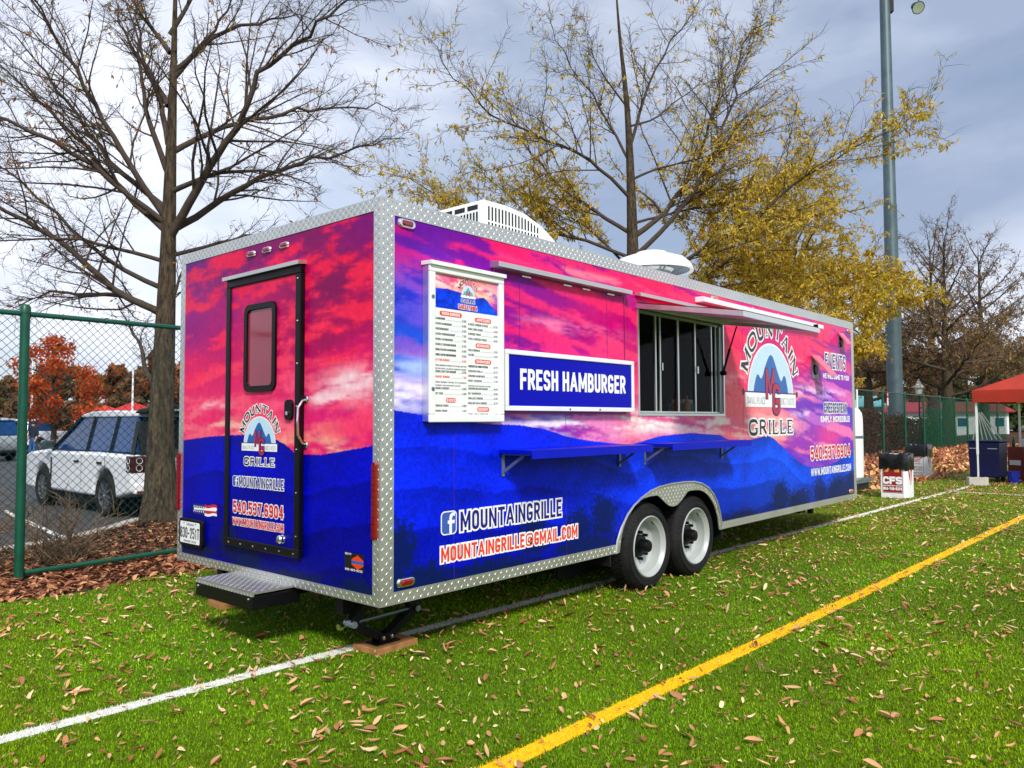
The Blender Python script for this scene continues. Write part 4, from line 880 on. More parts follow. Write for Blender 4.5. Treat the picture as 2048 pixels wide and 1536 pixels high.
sg = MB().prism([(1.06, 1.592), (2.715, 1.592), (2.715, 2.022), (1.06, 2.022)], lambda a, c: sm(a, c, .014), lambda a, c: sm(a, c, .06)).build('product_sign', M['white'], trailer, bevel=.004)
frame4(MB(), sm, 1.057, 2.718, 1.589, 2.025, .035, .0605, .074).build('sign_frame', M['white'], sg, bevel=.004)
decal('sign_face', [(1.092, 1.624), (2.683, 1.624), (2.683, 1.99), (1.092, 1.99)], sm, .064, M['sign_blue'], sg)
lettering('sign_lettering', 'FRESH HAMBURGER', sg, sm, 1.235, 1.742, .152, 1.34, .19, layers=[(0, W_)], d0=.066)
for u in (1.8, 2.2): MB().lathe([(0, -.08), (.008, -.079), (.009, -.073)], 8, (u, 0, 1.605), 'y').build('sign_screw', M['steel'], sg)

# ---- open serving window
win = frame4(MB(), sm, SVC[0] - .012, SVC[1] + .012, SVC[2] - .012, SVC[3] + .012, .022, -.075, .008).build('serving_window', M['alu'], trailer)
M['track'] = pm('window_track_alu', (150, 155, 160), .4, .8, .08, 6)
b = MB(); b.box(2.92, 4.52, .03, .075, 1.585, 1.60); b.build('window_sill', M['alu'], win)
for i, u in enumerate((3.25, 3.36, 3.66, 3.70, 4.00, 4.38, 4.44)):
    yy = .03 + .018 * (i % 2); MB().box(u - .011, u + .011, yy, yy + .016, 1.60, 2.48).build('mullion', M['alu'], win)
for i, (a, c) in enumerate(((2.92, 3.25), (3.371, 3.649), (3.711, 3.989), (4.011, 4.369))):
    MB().box(a, c, .042 + .009 * (i % 2), .045 + .009 * (i % 2), 1.601, 2.479).build('sliding_pane', M['glass'], win)
b = MB(); b.box(2.92, 4.52, .03, .07, 2.48, 2.51); b.build('window_head', M['track'], win)
for u in (4.47, 4.5): MB().box(u, u + .02, .005, .06, 1.6, 2.48).build('side_track', M['track'], win)
for u in (3.335, 4.02): MB().box(u, u + .02, .015, .03, 1.98, 2.05).build('window_catch', M['alu'], win)
# kitchen seen dimly through it
b = MB(); b.box(1.0, 6.5, 1.85, 2.48, .5, 1.4); b.build('kitchen_counter', M['kitchen_steel'], trailer)
b = MB(); b.box(2.2, 5.5, 2.2, 2.5, 1.85, 1.88); b.build('kitchen_shelf', M['kitchen_steel'], trailer)
for i, (u, w, h, m) in enumerate([(4.5, .2, .3, 'white_plastic'), (4.9, .25, .2, 'carton'), (5.2, .16, .34, 'steel'), (4.2, .18, .24, 'white')]):
    MB().box(u, u + w, 2.25, 2.45, 1.885, 1.885 + h).build('kitchen_canister', M[m], trailer, bevel=.01)
b = MB(); b.box(5.0, 5.5, 1.9, 2.3, 1.401, 1.75); b.build('kitchen_tub', M['teal'], trailer, bevel=.02)

b = MB(); b.box(2.6, 4.9, .085, .50, 1.50, 1.53); b.build('serving_counter', M['kitchen_steel'], trailer)
for i, (u, y_, r_, h_, n_, m_, lb, ca) in enumerate([(3.02, .2, .045, .3, 'cup_stack', 'white_plastic', 'tall stack of pale cups inside the serving window beside its rear jamb', 'cups'), (3.16, .3, .04, .2, 'cup_stack', 'carton', 'shorter brown stack of cups inside the serving window', 'cups'), (4.1, .3, .035, .24, 'sauce_bottle', 'txt_red', 'red sauce bottle on the counter inside the serving window', 'bottle'), (4.2, .24, .035, .24, 'sauce_bottle', 'gold', 'yellow sauce bottle on the counter inside the serving window', 'bottle')]):
    pr = [(r_ * (.8 + .2 * (k % 2)), h_ * k / 12) for k in range(13)] + [(0, h_)] if n_ == 'cup_stack' else [(0, 0), (r_, 0), (r_, h_ * .65), (r_ * .35, h_ * .85), (r_ * .2, h_), (0, h_)]
    o = MB().lathe(pr, 14).build(n_, M[m_], None, smooth=True); o.location = (u, y_, 1.531); tag(o, lb, ca)
nb_ = MB().box(-.13, .13, -.1, .1, 0, .16).build('napkin_box', M['teal'], None, bevel=.01); nb_.location = (4.32, .36, 1.531); tag(nb_, 'teal topped box on the counter inside the serving window', 'box')
MB().box(-.1, .1, -.07, .07, .161, .2).build('napkins', M['paper'], nb_)
for u in (.62, 1.84, 5.0, 6.22, 7.44): MB().prism([(u - .0015, .48), (u + .0015, .48), (u + .0015, 2.80), (u - .0015, 2.80)], lambda a, c: sm(a, c, .0002), lambda a, c: sm(a, c, .0009)).build('wrap_seam', M['shelf_blue'] if False else pm('seam_purple', (70, 30, 110), .5), trailer) if not (2.4 < u < 4.6) else None  # thin dark purple strips mark the joints between wrap panels

# raised awning flap over the serving window
HZ, OZ, OY = 2.512, 2.35, -1.0
def fl(u, t, d): # u along, t 0 hinge..1 outer, d thickness up
    return (u, OY * t, HZ + (OZ - HZ) * t + d)
flap = wrap_grid('awning_flap', 2.88, 4.56, 0, 1, .03, lambda u, v: wrap_side(u, 2.55 - v * .95), lambda u, v: (u, OY * v, HZ + (OZ - HZ) * v + .05), trailer)
pk = pm('flap_underside', (196, 200, 198), .45, .3, .1, 4)
b = MB(); b.add([fl(2.88, 0, .044), fl(4.56, 0, .044), fl(4.56, 1, .044), fl(2.88, 1, .044)], [(0, 1, 2, 3)]); b.build('underside', pk, flap)
b = MB()
for (u0, u1, t0, t1) in ((2.88, 2.92, 0, 1), (4.52, 4.56, 0, 1), (2.92, 4.52, .96, 1), (2.92, 4.52, 0, .04), (3.44, 3.475, .04, .96), (3.99, 4.025, .04, .96)):
    lo = 0 if u1 - u0 > 1 or u0 in (2.88, 4.52) else .012
    b.add([fl(u, t, d) for d in (lo, .0435) for u, t in ((u0, t0), (u1, t0), (u1, t1), (u0, t1))], [(0, 1, 2, 3), (4, 5, 6, 7), (0, 1, 5, 4), (1, 2, 6, 5), (2, 3, 7, 6), (3, 0, 4, 7)])
b.build('flap_frame', M['alu'], flap)
b = MB(); b.prism([(2.855, 2.625), (4.58, 2.625), (4.58, 2.655), (2.855, 2.655)], lambda a, c: sm(a, c, .001), lambda a, c: sm(a, c - .012, .06)); lugs(b, lambda u, v, d: sm(u, 2.637 + .0 * v, .062 + d), 2.87, 4.57, 0, .02); b.build('drip_rail', M['plate'], flap)
b = MB(); b.box(4.5, 4.515, -1.0, -.96, 2.40, 2.43); b.build('flap_latch', M['black'], flap)
for u in (4.47,):
    MB().tube([(u, -.03, 2.0), (u, -.11, 2.25)], .013, 8).tube([(u, -.11, 2.25), (u, -.19, 2.475)], .008, 8).build('gas_strut', M['black'], flap)
    MB().lathe([(0, -.07), (.02, -.068), (.024, -.04), (.024, -.008)], 12, (u, 0, 2.0), 'y').build('strut_mount', M['black'], flap)
lb = MB().prism([(3.95, 2.685), (7.18, 2.685), (7.18, 2.735), (3.95, 2.735)], lambda a, c: sm(a, c, .001), lambda a, c: sm(a, c - .004, .10)).build('light_bar', M['white'], trailer, bevel=.004)
for u in (5.2, 5.9): MB().box(u, u + .03, -.03, -.001, 2.737, 2.765).build('bar_clip', M['chrome'], lb)
for u in (5.75, 5.95): MB().box(u - .04, u + .04, -.09, -.02, 2.665, 2.681).build('bar_driver', M['black'], lb)

# ---- folding shelves
def shelf(u0, u1, z):
    s = MB().box(u0, u1, -.30, -.006, z - .028, z).build('shelf', M['shelf_blue'], trailer, bevel=.003)
    MB().box(u0, u1, -.312, -.301, z - .06, z + .0).build('shelf_lip', M['shelf_blue'], s)
    for u in (u0 + .04, u1 - .04):
        k = MB(); k.box(u - .012, u + .012, -.012, -.002, z - .19, z - .03); k.box(u - .012, u + .012, -.26, -.012, z - .04, z - .0285); k.beam((u, -.012, z - .16), (u, -.2, z - .04), .012, .02); k.build('bracket', M['steel'], s)
    return s
shelf(1.06, 2.62, 1.315); shelf(2.94, 4.5, 1.315)

# ---- small hooded vents near the front
def hood(u0, u1, v0, v1, out):
    h = MB(); h.add([sm(u0, v1, .001), sm(u1, v1, .001), sm(u0, v0 + .03, out), sm(u1, v0 + .03, out), sm(u0, v0 + .05, out), sm(u1, v0 + .05, out), sm(u0, v1 + .01, .02), sm(u1, v1 + .01, .02)], [(0, 1, 3, 2), (4, 5, 7, 6), (2, 3, 5, 4), (0, 6, 7, 1), (0, 2, 4, 6), (1, 3, 5, 7)])
    o = h.build('vent_hood', pm('vent_hood_pink', (236, 120, 140), .35, .2), trailer)
    MB().prism([(u0 + .01, v0), (u1 - .01, v0), (u1 - .01, v1 - .02), (u0 + .01, v1 - .02)], lambda a, c: sm(a, c, .001), lambda a, c: sm(a, c, .012)).build('vent_box', M['steel'], o)
    MB().lathe([(0, -.03), (.06, -.03), (.07, -.012)], 16, ((u0 + u1) / 2, 0, (v0 + v1) / 2 - .03), 'y').build('vent_port', M['black'], o)
hood(6.97, 7.22, 2.04, 2.335, .24); hood(7.98, 8.16, 2.52, 2.70, .12)

# ---- rooftop air conditioner
AX0, AX1, AY0, AY1, AZ = 1.55, 2.62, .62, 1.30, TT
prof = [(AX0, 0), (AX0, .34), (AX0 + .03, .365), (AX0 + .3, .37), (AX0 + .55, .345), (AX0 + .78, .28), (AX0 + .95, .19), (AX1, .06), (AX1, 0)]
ac = MB().prism(prof, lambda a, c: (a, AY0, AZ + .07 + c), lambda a, c: (a, AY1, AZ + .07 + c)).build('air_conditioner', M['white_plastic'], trailer, bevel=.02, seg=3)
b = MB().box(AX0 + .06, AX1 - .15, AY0 + .06, AY1 - .06, AZ, AZ + .07); b.build('base_gasket', M['white_plastic'], ac)
M['slot'] = pm('dark_slot', (20, 22, 28), .7, 0, .2, 8)
for k in range(16):                             # slots in the long side, two rows
    u = AX0 + .07 + k * .042; top = np.interp(u, [p[0] for p in prof[1:8]], [p[1] for p in prof[1:8]])
    for v0, v1 in ((.09, .185), (.20, top - .05)):
        if v1 - v0 > .02: MB().box(u, u + .018, AY0 - .0015, AY0 + .01, AZ + .07 + v0, AZ + .07 + v1).build('grille_slot', M['slot'], ac)
for k in range(17):
    y = AY0 + .05 + k * .036
    for v0, v1 in ((.07, .16), (.175, .265)): MB().box(AX0 - .0015, AX0 + .01, y, y + .02, AZ + .07 + v0, AZ + .07 + v1).build('grille_slot', M['slot'], ac)
for k in range(4):
    y = AY0 + .05 + k * .15; MB().box(AX0 - .0015, AX0 + .01, y, y + .12, AZ + .07 + .285, AZ + .07 + .325).build('grille_slot', M['slot'], ac)
lettering('maker_name', 'DOMETIC', ac, lambda u, v, d=0: (u, AY0 - d, v), AX0 + .8, AZ + .10, .022, .13, .2, layers=[(0, M['txt_black'])], d0=.0005)
# ---- mushroom exhaust fan
FX, FY = 4.17, .62
fan = MB().lathe([(.21, TT), (.21, TT + .05), (.20, TT + .19), (.23, TT + .215), (.23, TT + .225)], 32, (FX, FY, 0)).build('exhaust_fan', M['alu'], trailer, smooth=True)
MB().lathe([(.40, TT + .205), (.435, TT + .19), (.44, TT + .21), (.41, TT + .27), (.35, TT + .325), (.25, TT + .36), (.17, TT + .375), (.16, TT + .40), (.08, TT + .412), (0, TT + .413)], 40, (FX, FY, 0)).build('fan_cap', M['white'], fan, smooth=True)
MB().lathe([(.40, TT + .209), (.3, TT + .26), (.0, TT + .28)], 32, (FX, FY, 0)).build('fan_cap_lining', M['steel'], fan, smooth=True)
for k in range(6):
    a = k * math.pi / 3; MB().beam((FX + .2 * math.cos(a), FY + .2 * math.sin(a), TT + .15), (FX + .33 * math.cos(a), FY + .33 * math.sin(a), TT + .235), .02, .006).build('fan_strut', M['steel'], fan)
MB().lathe([(.045, TT), (.045, TT + .1), (.06, TT + .1), (.06, TT + .13), (0, TT + .135)], 14, (6.7, .35, 0)).build('vent_pipe', M['black'], trailer, smooth=True)
# ---- gas cylinder and tongue deck at the front
def gas(x, y):
    g = MB().lathe([(.0, .645), (.15, .645), (.185, .68), (.19, .72), (.19, 1.52), (.18, 1.60), (.14, 1.67), (.08, 1.70), (.0, 1.705)], 24, (x, y, 0)).build('gas_cylinder', M['white'], trailer, smooth=True)
    MB().lathe([(.095, 1.66), (.10, 1.68), (.10, 1.80), (.095, 1.80), (.09, 1.68)], 20, (x, y, 0)).build('valve_collar', M['white'], g, smooth=True)
    MB().tube([(x, y, 1.70), (x, y, 1.77)], .02, 8).build('valve', M['gold'], g)
    b = MB(); b.lathe([(.191, 1.24), (.197, 1.245), (.197, 1.275), (.191, 1.28)], 24, (x, y, 0)); b.build('strap', M['steel'], g)
gas(8.83, .16); gas(8.83, .60)
b = MB(); b.box(TL + .002, 9.3, -.02, 2.3, .60, .644); b.build('tongue_deck', M['steel'], trailer); b = MB(); b.box(TL + .004, 9.25, .03, .09, .50, .599); b.box(TL + .004, 9.25, 2.2, 2.26, .50, .599); b.beam((8.62, .4, .55), (9.9, 1.295, .55), .08, .1); b.beam((8.62, 2.19, .55), (9.9, 1.295, .55), .08, .1); b.build('tongue_frame', M['chassis'], trailer)
MB().tube([(9.7, 1.295, .6), (9.7, 1.295, .04)], .04, 10).box(9.6, 9.8, 1.2, 1.39, .0, .04).build('tongue_jack', M['black'], trailer)
MB().tube([(8.78, .02, 1.95), (8.78, .02, 1.45)], .014, 8).build('gas_line', M['white'], trailer)
MB().tube([(8.78, .02, 1.45), (8.80, .04, 1.30)], .014, 8).build('gas_line', M['white'], trailer)
b = MB(); b.box(7.3, 7.36, .15, .21, .29, .44); b.build('drain_pipe', M['black'], trailer)

# ------------------------------------------------------------------ chain-link fence
fence = thing('chain_link_fence', 'green vinyl-coated chain-link fence with round posts along the field edge', 'fence', (-.43, 0, 0))
FH, BAY, NB = 2.63, 3.38, 20
X0 = -.43 - 2 * BAY
def fp(i): x = X0 + i * BAY; return (x + .43, float(fence_y(x)))
dirv = Vector((1, .027, 0)).normalized()
pm_ = MB(); pm_.tube([(0, 0, -.1), (0, 0, FH + .02)], .044, 14); pm_.lathe([(.05, FH - .03), (.05, FH + .03), (.035, FH + .055), (0, FH + .065)], 14)
post_me = pm_.build('post', M['green_post'], fence, smooth=True)
rail_me = MB().tube([(0, 0, 0), (BAY, 0, 0)], .026, 10).build('top_rail', M['green_post'], fence, smooth=True)
# woven wire: vertical zigzag wires, neighbours meeting at the knuckles
wv, wf_ = [], []
pitch, rw = .043, .0041
nw = int(BAY / pitch); nz = int(FH / pitch)
zz = np.linspace(.03, FH - .02, nz + 1)
for w in range(nw):
    x_ = w * pitch + ((np.arange(nz + 1) + w) % 2) * pitch
    y_ = np.where((np.arange(nz + 1) + w) % 2 == 0, -.003, .003)
    o = len(wv) * 3
    for x, y, z in zip(x_, y_, zz):
        wv.append([(x, y + rw, z), (x + rw * .87, y - rw * .5, z), (x - rw * .87, y - rw * .5, z)])
    for k in range(nz):
        for j in range(3): a = o + k * 3 + j; c = o + k * 3 + (j + 1) % 3; wf_.append((a, c, c + 3, a + 3))
mesh_o = npmesh('wire_mesh', np.array(wv).reshape(-1, 3), wf_, M['green_wire'], fence); mesh_o['kind'] = 'stuff'
WA = np.array(wv); ctr = WA.mean(1, keepdims=True); thin_me = npmesh('wire_mesh', (ctr + (WA - ctr) * .42).reshape(-1, 3), wf_, M['green_wire'], fence); thin_me['kind'] = 'stuff'
M['screen'] = glass_mat('green_wind_screen', (0, 104, 70), .17, .6)
for i in range(NB):
    x, y = fp(i); a = math.atan(.027)
    for src, loc in ((post_me, (x, y, 0)), (rail_me, (x, y, FH - .035)), (mesh_o if i < 5 else thin_me, (x, y, 0))):
        first = i == 0 or (src is thin_me and i == 5)
        o = src if first else src.copy()
        if not first: COL.objects.link(o)
        o.location = loc; o.rotation_euler = (0, 0, a)
    if i >= 13: MB().box(.06, BAY - .06, -.012, -.009, .15, FH - .6 if i < 14 else FH - .15).build('wind_screen', M['screen'], fence).location = (x, y, 0)
MB().tube([(.05, 5.0, .045), (1.0, 4.99, .06), (2.2, 5.02, .09), (4.0, 5.1, .10)], .026, 10).build('bottom_rail', M['green_post'], fence, smooth=True)
# tension wire ties on the visible bay
for k in range(9): MB().lathe([(.031, -.006), (.034, 0), (.031, .006)], 10, (.35 + k * .42, 5.0 + .027 * (k * .42 - .08), FH - .035), 'x').build('tie_wire', M['green_wire'], fence)

# ------------------------------------------------------------------ trees
M['bark'] = ground_mat('oak_bark', [(76, 65, 51), (98, 85, 66), (42, 35, 28)], [9, 26], .95, 1.0, 30, (1, 1, .22))
M['bark_dark'] = pm('twig_bark', (72, 60, 50), .9, 0, .3, 12)
M['leaf'] = attr_mat('autumn_leaf', 'col', .6, .3, .2, 3, .45)
LAT = np.array([math.sin(YAW), -math.cos(YAW), 0]); DEP = np.array([math.cos(YAW), math.sin(YAW), 0])

class Tubes:
    """many thin tapered tubes in one mesh (numpy)"""
    def __init__(s): s.V = []; s.F = []; s.n = 0
    def add(s, P, rad, n):
        P = np.asarray(P, float); k = len(P); rad = np.asarray(rad, float)
        T = np.gradient(P, axis=0); T /= np.linalg.norm(T, axis=1, keepdims=True) + 1e-9
        ref = np.array([0, 0, 1.]) if abs(T[0, 2]) < .8 else np.array([1., 0, 0])
        A = np.cross(T, ref); A /= np.linalg.norm(A, axis=1, keepdims=True) + 1e-9; B = np.cross(T, A)
        an = np.arange(n) * 2 * math.pi / n
        V = P[:, None] + rad[:, None, None] * (A[:, None] * np.cos(an)[None, :, None] + B[:, None] * np.sin(an)[None, :, None])
        i = np.arange((k - 1) * n); a = i; c = (i // n) * n + (i % n + 1) % n
        s.F.append(np.stack([a, c, c + n, a + n], 1) + s.n); s.V.append(V.reshape(-1, 3)); s.n += k * n
    def build(s, name, mat, parent): return npmesh(name, np.concatenate(s.V), np.concatenate(s.F), mat, parent, smooth=True)
def resample(P, m):
    P = np.asarray(P, float); d = np.concatenate([[0], np.cumsum(np.linalg.norm(np.diff(P, axis=0), axis=1))]); t = np.linspace(0, d[-1], m)
    Q = np.stack([np.interp(t, d, P[:, i]) for i in range(3)], 1)
    for _ in range(2): Q[1:-1] = (Q[:-2] + 2 * Q[1:-1] + Q[2:]) / 4
    return Q, d[-1]
def child_dir(g, t, ang, up=.25):
    v = g.normal(size=3); v -= t * v.dot(t); v /= np.linalg.norm(v) + 1e-9; v[2] *= .7
    d = t * math.cos(ang) + v * math.sin(ang); d[2] += up * .4; return d / np.linalg.norm(d)
LEAFQ = np.array([(0, 0, 0), (.5, .13, 0), (1, 0, 0), (.5, -.13, 0)])
def grow_tree(name, label, loc, trunk, limbs, seed, leaf_n=0, leaf_cols=(), leaf_fn=None, cat='tree', group=None, sub=.26, twig=.11, r0=.3, twig_r=.0045, sublen=.34, twlen=(.18, .5), leaf_len=.085, fork=True, parts=True):
    """trunk, limbs: lists of 3D points in local space. Grows side branches, twigs and hanging willow-like leaves."""
    g = np.random.default_rng(seed); root = thing(name, label, cat, loc, 0, group)
    T = Tubes(); Q, Lt = resample(trunk, 22)
    h = Q[:, 2]; rt = r0 * np.clip(1 - h / (h.max() * 1.03), .03, 1) ** 1.35; rt = rt * (1 + .5 * np.exp(-np.clip(h, 0, None) / .3))
    T.add(Q, rt, 14); T.build('trunk', M['bark'], root)
    Bm = Tubes(); Tw = Tubes(); tips = []
    def twigs(P, L, step, lo, hi):
        k = max(2, int(L / step)); m = len(P)
        for j in range(k):
            f = .12 + .88 * (j + g.random()) / k; i = min(m - 2, int(f * (m - 1))); p = P[i] + (P[i + 1] - P[i]) * (f * (m - 1) - i)
            t = P[i + 1] - P[i]; t = t / (np.linalg.norm(t) + 1e-9); d = child_dir(g, t, R(g.uniform(28, 70)), .3)
            l = g.uniform(lo, hi); q = [p]
            for s_ in range(3): d = d + g.normal(size=3) * .3; d /= np.linalg.norm(d); q.append(q[-1] + d * l / 3)
            Tw.add(q, [twig_r, twig_r * .85, twig_r * .6, twig_r * .3], 3); tips.append(q)
            if fork and g.random() < .8:
                d2 = child_dir(g, d, R(40), .1); q2 = [q[1], q[1] + d2 * l * .28, q[1] + d2 * l * .5 + g.normal(size=3) * .02]; Tw.add(q2, [twig_r * .7, twig_r * .5, twig_r * .25], 3); tips.append(q2)
    for lp, lr in limbs:
        P, L = resample(lp, max(8, int(len(lp) * 3))); P = P + g.normal(size=P.shape) * .012 * L * np.linspace(0, 1, len(P))[:, None]
        rr = lr * .85 * np.linspace(1, .1, len(P)); Bm.add(P, rr, 8)
        n = max(3, int(L / sub)); m = len(P)
        for j in range(n):
            f = .15 + .85 * (j + g.random()) / n; i = min(m - 2, int(f * (m - 1))); p = P[i] + (P[i + 1] - P[i]) * (f * (m - 1) - i)
            t = P[i + 1] - P[i]; t /= np.linalg.norm(t); d = child_dir(g, t, R(g.uniform(30, 62)), .12)
            l = L * sublen * (1.15 - f * .8) * g.uniform(.6, 1.25); q = [p]; k = 5
            for s_ in range(k): d = d + g.normal(size=3) * .13 + np.array([0, 0, .02]); d /= np.linalg.norm(d); q.append(q[-1] + d * l / k)
            q = np.array(q); r1_ = min(rr[i] * .6, .008 + l * .012); Bm.add(q, .72 * r1_ * np.linspace(1, .25, k + 1), 5); twigs(q, l, twig, *twlen)
        twigs(P[m // 2:], L / 2, twig * 1.4, *twlen)
    Bm.build('limbs', M['bark_dark'], root); o = Tw.build('twigs', M['bark_dark'], root); o['kind'] = 'stuff'
    if leaf_n:
        V, F, Cc = [], [], []; w = np.array([leaf_fn(q[-1]) if leaf_fn else 1. for q in tips]); w = w / w.sum()
        pick = g.choice(len(tips), size=leaf_n // 4, p=w); k = 0
        for i in pick:
            q = tips[i]; cbase = np.array(lin(leaf_cols[g.integers(len(leaf_cols))]))
            for s_ in range(4):
                f = g.random() * (len(q) - 1.001); a = int(f); p = np.asarray(q[a]) + (np.asarray(q[a + 1]) - q[a]) * (f - a)
                d = g.normal(size=3) * .8; d[2] -= .75; d /= np.linalg.norm(d); s = np.cross(d, g.normal(size=3)); s /= np.linalg.norm(s); ln = leaf_len * g.uniform(.7, 1.35)
                V.append(p + ln * (LEAFQ[:, :1] * d + LEAFQ[:, 1:2] * 1.1 * s)); F.append((k, k + 1, k + 2, k + 3)); k += 4
                Cc.append(np.repeat((cbase * g.uniform(.7, 1.3))[None], 4, 0))
        o = npmesh('foliage', np.concatenate(V), F, M['leaf'], root, {'col': np.concatenate(Cc)}); o['kind'] = 'stuff'
    return root
def front_limbs(spec, rad, seed, spread=.55):
    """limbs drawn in a front view (lateral, height) get real depth: each swings towards or away as it leaves the trunk"""
    g = np.random.default_rng(seed); out = []
    for i, pts in enumerate(spec):
        a = np.array(pts); a[0, 0] *= .25; s = np.abs(a[:, 0] - a[0, 0]) + .25 * (a[:, 1] - a[0, 1]); k = g.uniform(-1, 1) * spread
        P = a[:, :1] * LAT + (s * k)[:, None] * DEP + a[:, 1:2] * np.array([0, 0, 1.]); out.append((P, rad[i] if hasattr(rad, '__len__') else rad * g.uniform(.75, 1.15)))
    return out
def auto_limbs(seed, n, z0, z1, L0, L1, rad, up=(15, 60), trunk=None):
    g = np.random.default_rng(seed); out = []; az = g.random() * 6
    for i in range(n):
        f = i / max(1, n - 1); z = z0 + (z1 - z0) * f; az += 2.4 + g.normal() * .3; el = R(up[0] + (up[1] - up[0]) * f + g.normal() * 6); L = (L0 + (L1 - L0) * f) * g.uniform(.8, 1.15)
        d = np.array([math.cos(az) * math.cos(el), math.sin(az) * math.cos(el), math.sin(el)]); p = np.array([0, 0, z]); P = [p]
        for s in range(5): d = d + np.array([0, 0, .05]) + g.normal(size=3) * .09; d /= np.linalg.norm(d); P.append(P[-1] + d * L / 5)
        out.append((np.array(P), rad * (1 - .6 * f)))
    return out
def tv(spec): return [a * LAT + np.array([0, 0, z]) for a, z in spec]
T1_TRUNK = [(0, -.1), (-.04, 1.07), (-.01, 2.17), (.02, 3.26), (.04, 4.35), (.05, 5.45), (.07, 6.54), (.08, 7.63), (.09, 9.04), (.07, 10.45)]
T1 = [[(-.06, 4.75), (-.41, 5.37), (-.88, 6.35), (-1.35, 7.24), (-1.82, 8.1), (-2.05, 8.73)], [(-.09, 4.9), (-.84, 5.53), (-1.51, 6.46), (-2.13, 7.24), (-2.76, 7.95)], [(-.1, 4.55), (-.65, 5.1), (-1.59, 6.11), (-2.52, 7.05), (-3.3, 7.63)], [(-.13, 4.67), (-.96, 5.45), (-1.74, 5.88), (-2.52, 6.03), (-3.46, 5.99)], [(-.09, 3.22), (-.65, 3.5), (-1.04, 4.04), (-1.74, 4.51), (-2.52, 4.94), (-3.54, 5.21)], [(-.06, 3.18), (-.8, 3.59), (-1.74, 3.71), (-2.52, 3.77), (-3.46, 3.57)], [(-.04, 4.04), (-.57, 4.2), (-1.35, 4.28), (-2.37, 4.04)],
      [(.17, 4.39), (.37, 4.82), (.84, 5.41), (1.54, 6.11), (1.85, 6.78), (2.48, 6.93), (3.18, 7.44), (3.65, 7.6)], [(.13, 5.76), (.52, 6.23), (1.15, 6.58), (1.85, 6.89), (2.63, 7.09), (3.49, 7.28)], [(.17, 4.51), (.76, 4.98), (1.23, 5.41), (2.16, 5.76), (2.94, 5.99), (3.57, 6.23)], [(.09, 7.01), (.45, 7.36), (.91, 7.87), (1.23, 8.42)], [(.12, 6.93), (.6, 7.63), (1.38, 7.95), (2.32, 7.99)], [(.1, 4.12), (.68, 4.32), (1.23, 4.55), (2.16, 4.63)], [(.13, 5.14), (.76, 5.37), (1.54, 5.41), (2.55, 5.02)], [(-.01, 5.49), (-.18, 6.07), (-.3, 6.62), (-.35, 7.4), (-.48, 8.18)], [(.02, 6.54), (-.41, 7.17), (-.88, 7.79), (-1.12, 8.57)], [(.05, 5.92), (-.18, 6.78), (-.57, 7.63), (-.73, 8.57)], [(.02, 3.11), (.21, 3.73), (.3, 4.04), (.76, 4.28)], [(-.1, 1.93), (-.37, 2.32), (-.45, 2.71), (-.77, 3.11), (-.96, 3.42)], [(.05, 7.7), (.4, 8.4), (.9, 9.2)], [(.05, 7.4), (-.6, 8.2), (-1.5, 9.0)], [(0, 3.6), (-.7, 3.9), (-1.6, 4.9), (-2.6, 5.6)]]
T1R = [.062, .058, .066, .058, .07, .062, .042, .084, .058, .075, .05, .06, .045, .055, .06, .06, .06, .04, .06, .05, .05, .05]
YL = [(224, 192, 56), (206, 182, 56), (184, 170, 58), (230, 200, 90), (190, 146, 54)]
grow_tree('oak_tree', 'bare oak tree behind the fence beside the white car, few tan leaves', (2.546, 8.445, 0), tv(T1_TRUNK), front_limbs(T1, T1R, 11), 21, 2200, [(190, 150, 80), (176, 120, 60), (160, 140, 70), (150, 90, 50)], None, r0=.235, sub=.16, twig=.056, sublen=.4, twlen=(.12, .38), twig_r=.0036, group='oak trees along the fence')
T2_TRUNK = [(.04, -.1), (.04, 1.27), (.01, 3.58), (.01, 6.18), (-.01, 7.63), (-.04, 8.92), (-.1, 10.8), (-.33, 12.82), (-.42, 14.55), (-.48, 16)]
T2 = [[(-.04, 6.79), (.94, 7.48), (1.95, 8.85), (2.67, 10.73), (3.39, 12.82), (3.82, 14.12)], [(.1, 6.2), (1.23, 7.34), (2.31, 8.92), (2.96, 10.51), (3.1, 12.39), (4.26, 13.69)], [(-.1, 6.9), (-.94, 7.63), (-2.09, 8.64), (-3.1, 10.08), (-3.97, 11.67)], [(-.07, 7.91), (-1.23, 8.92), (-2.67, 9.36), (-4.11, 9.79), (-5.41, 10.94), (-5.77, 11.52)], [(-.04, 8.92), (-.94, 10.8), (-1.95, 12.39), (-2.53, 13.69)], [(-.1, 9.5), (.51, 11.38), (1.37, 12.82), (2.24, 13.98)], [(0, 6.18), (-1.23, 6.76), (-2.96, 7.34), (-4.4, 7.91), (-5.85, 8.64), (-7.58, 9.36)], [(.1, 5.3), (2.24, 6.47), (4.26, 7.91), (6.0, 8.9), (7.2, 9.7)], [(.1, 4.8), (2.67, 5.89), (4.26, 7.63), (5.41, 9.36), (6.13, 10.8)], [(.04, 5.4), (-1.66, 5.89), (-3.82, 6.18), (-5.27, 6.47)], [(.01, 10.08), (.79, 10.37), (1.95, 11.52), (2.96, 11.96)], [(-.1, 10.51), (-1.08, 11.96), (-1.37, 13.4)], [(-.04, 8.49), (.94, 8.92), (2.24, 9.07), (3.97, 10.37)], [(0, 4.9), (1.6, 5.3), (3.6, 5.6), (6.2, 6.2)], [(0, 5.8), (-1.3, 7.4), (-2.4, 8.2), (-4.4, 8.9)], [(0, 4.4), (2.4, 4.8), (5.0, 5.0), (7, 5.6)], [(0, 7.2), (1.6, 7.8), (3.6, 8.2), (5.4, 9.2)]]
T2R = [.10, .09, .075, .065, .055, .06, .065, .075, .075, .055, .04, .04, .045, .055, .05, .055, .05]
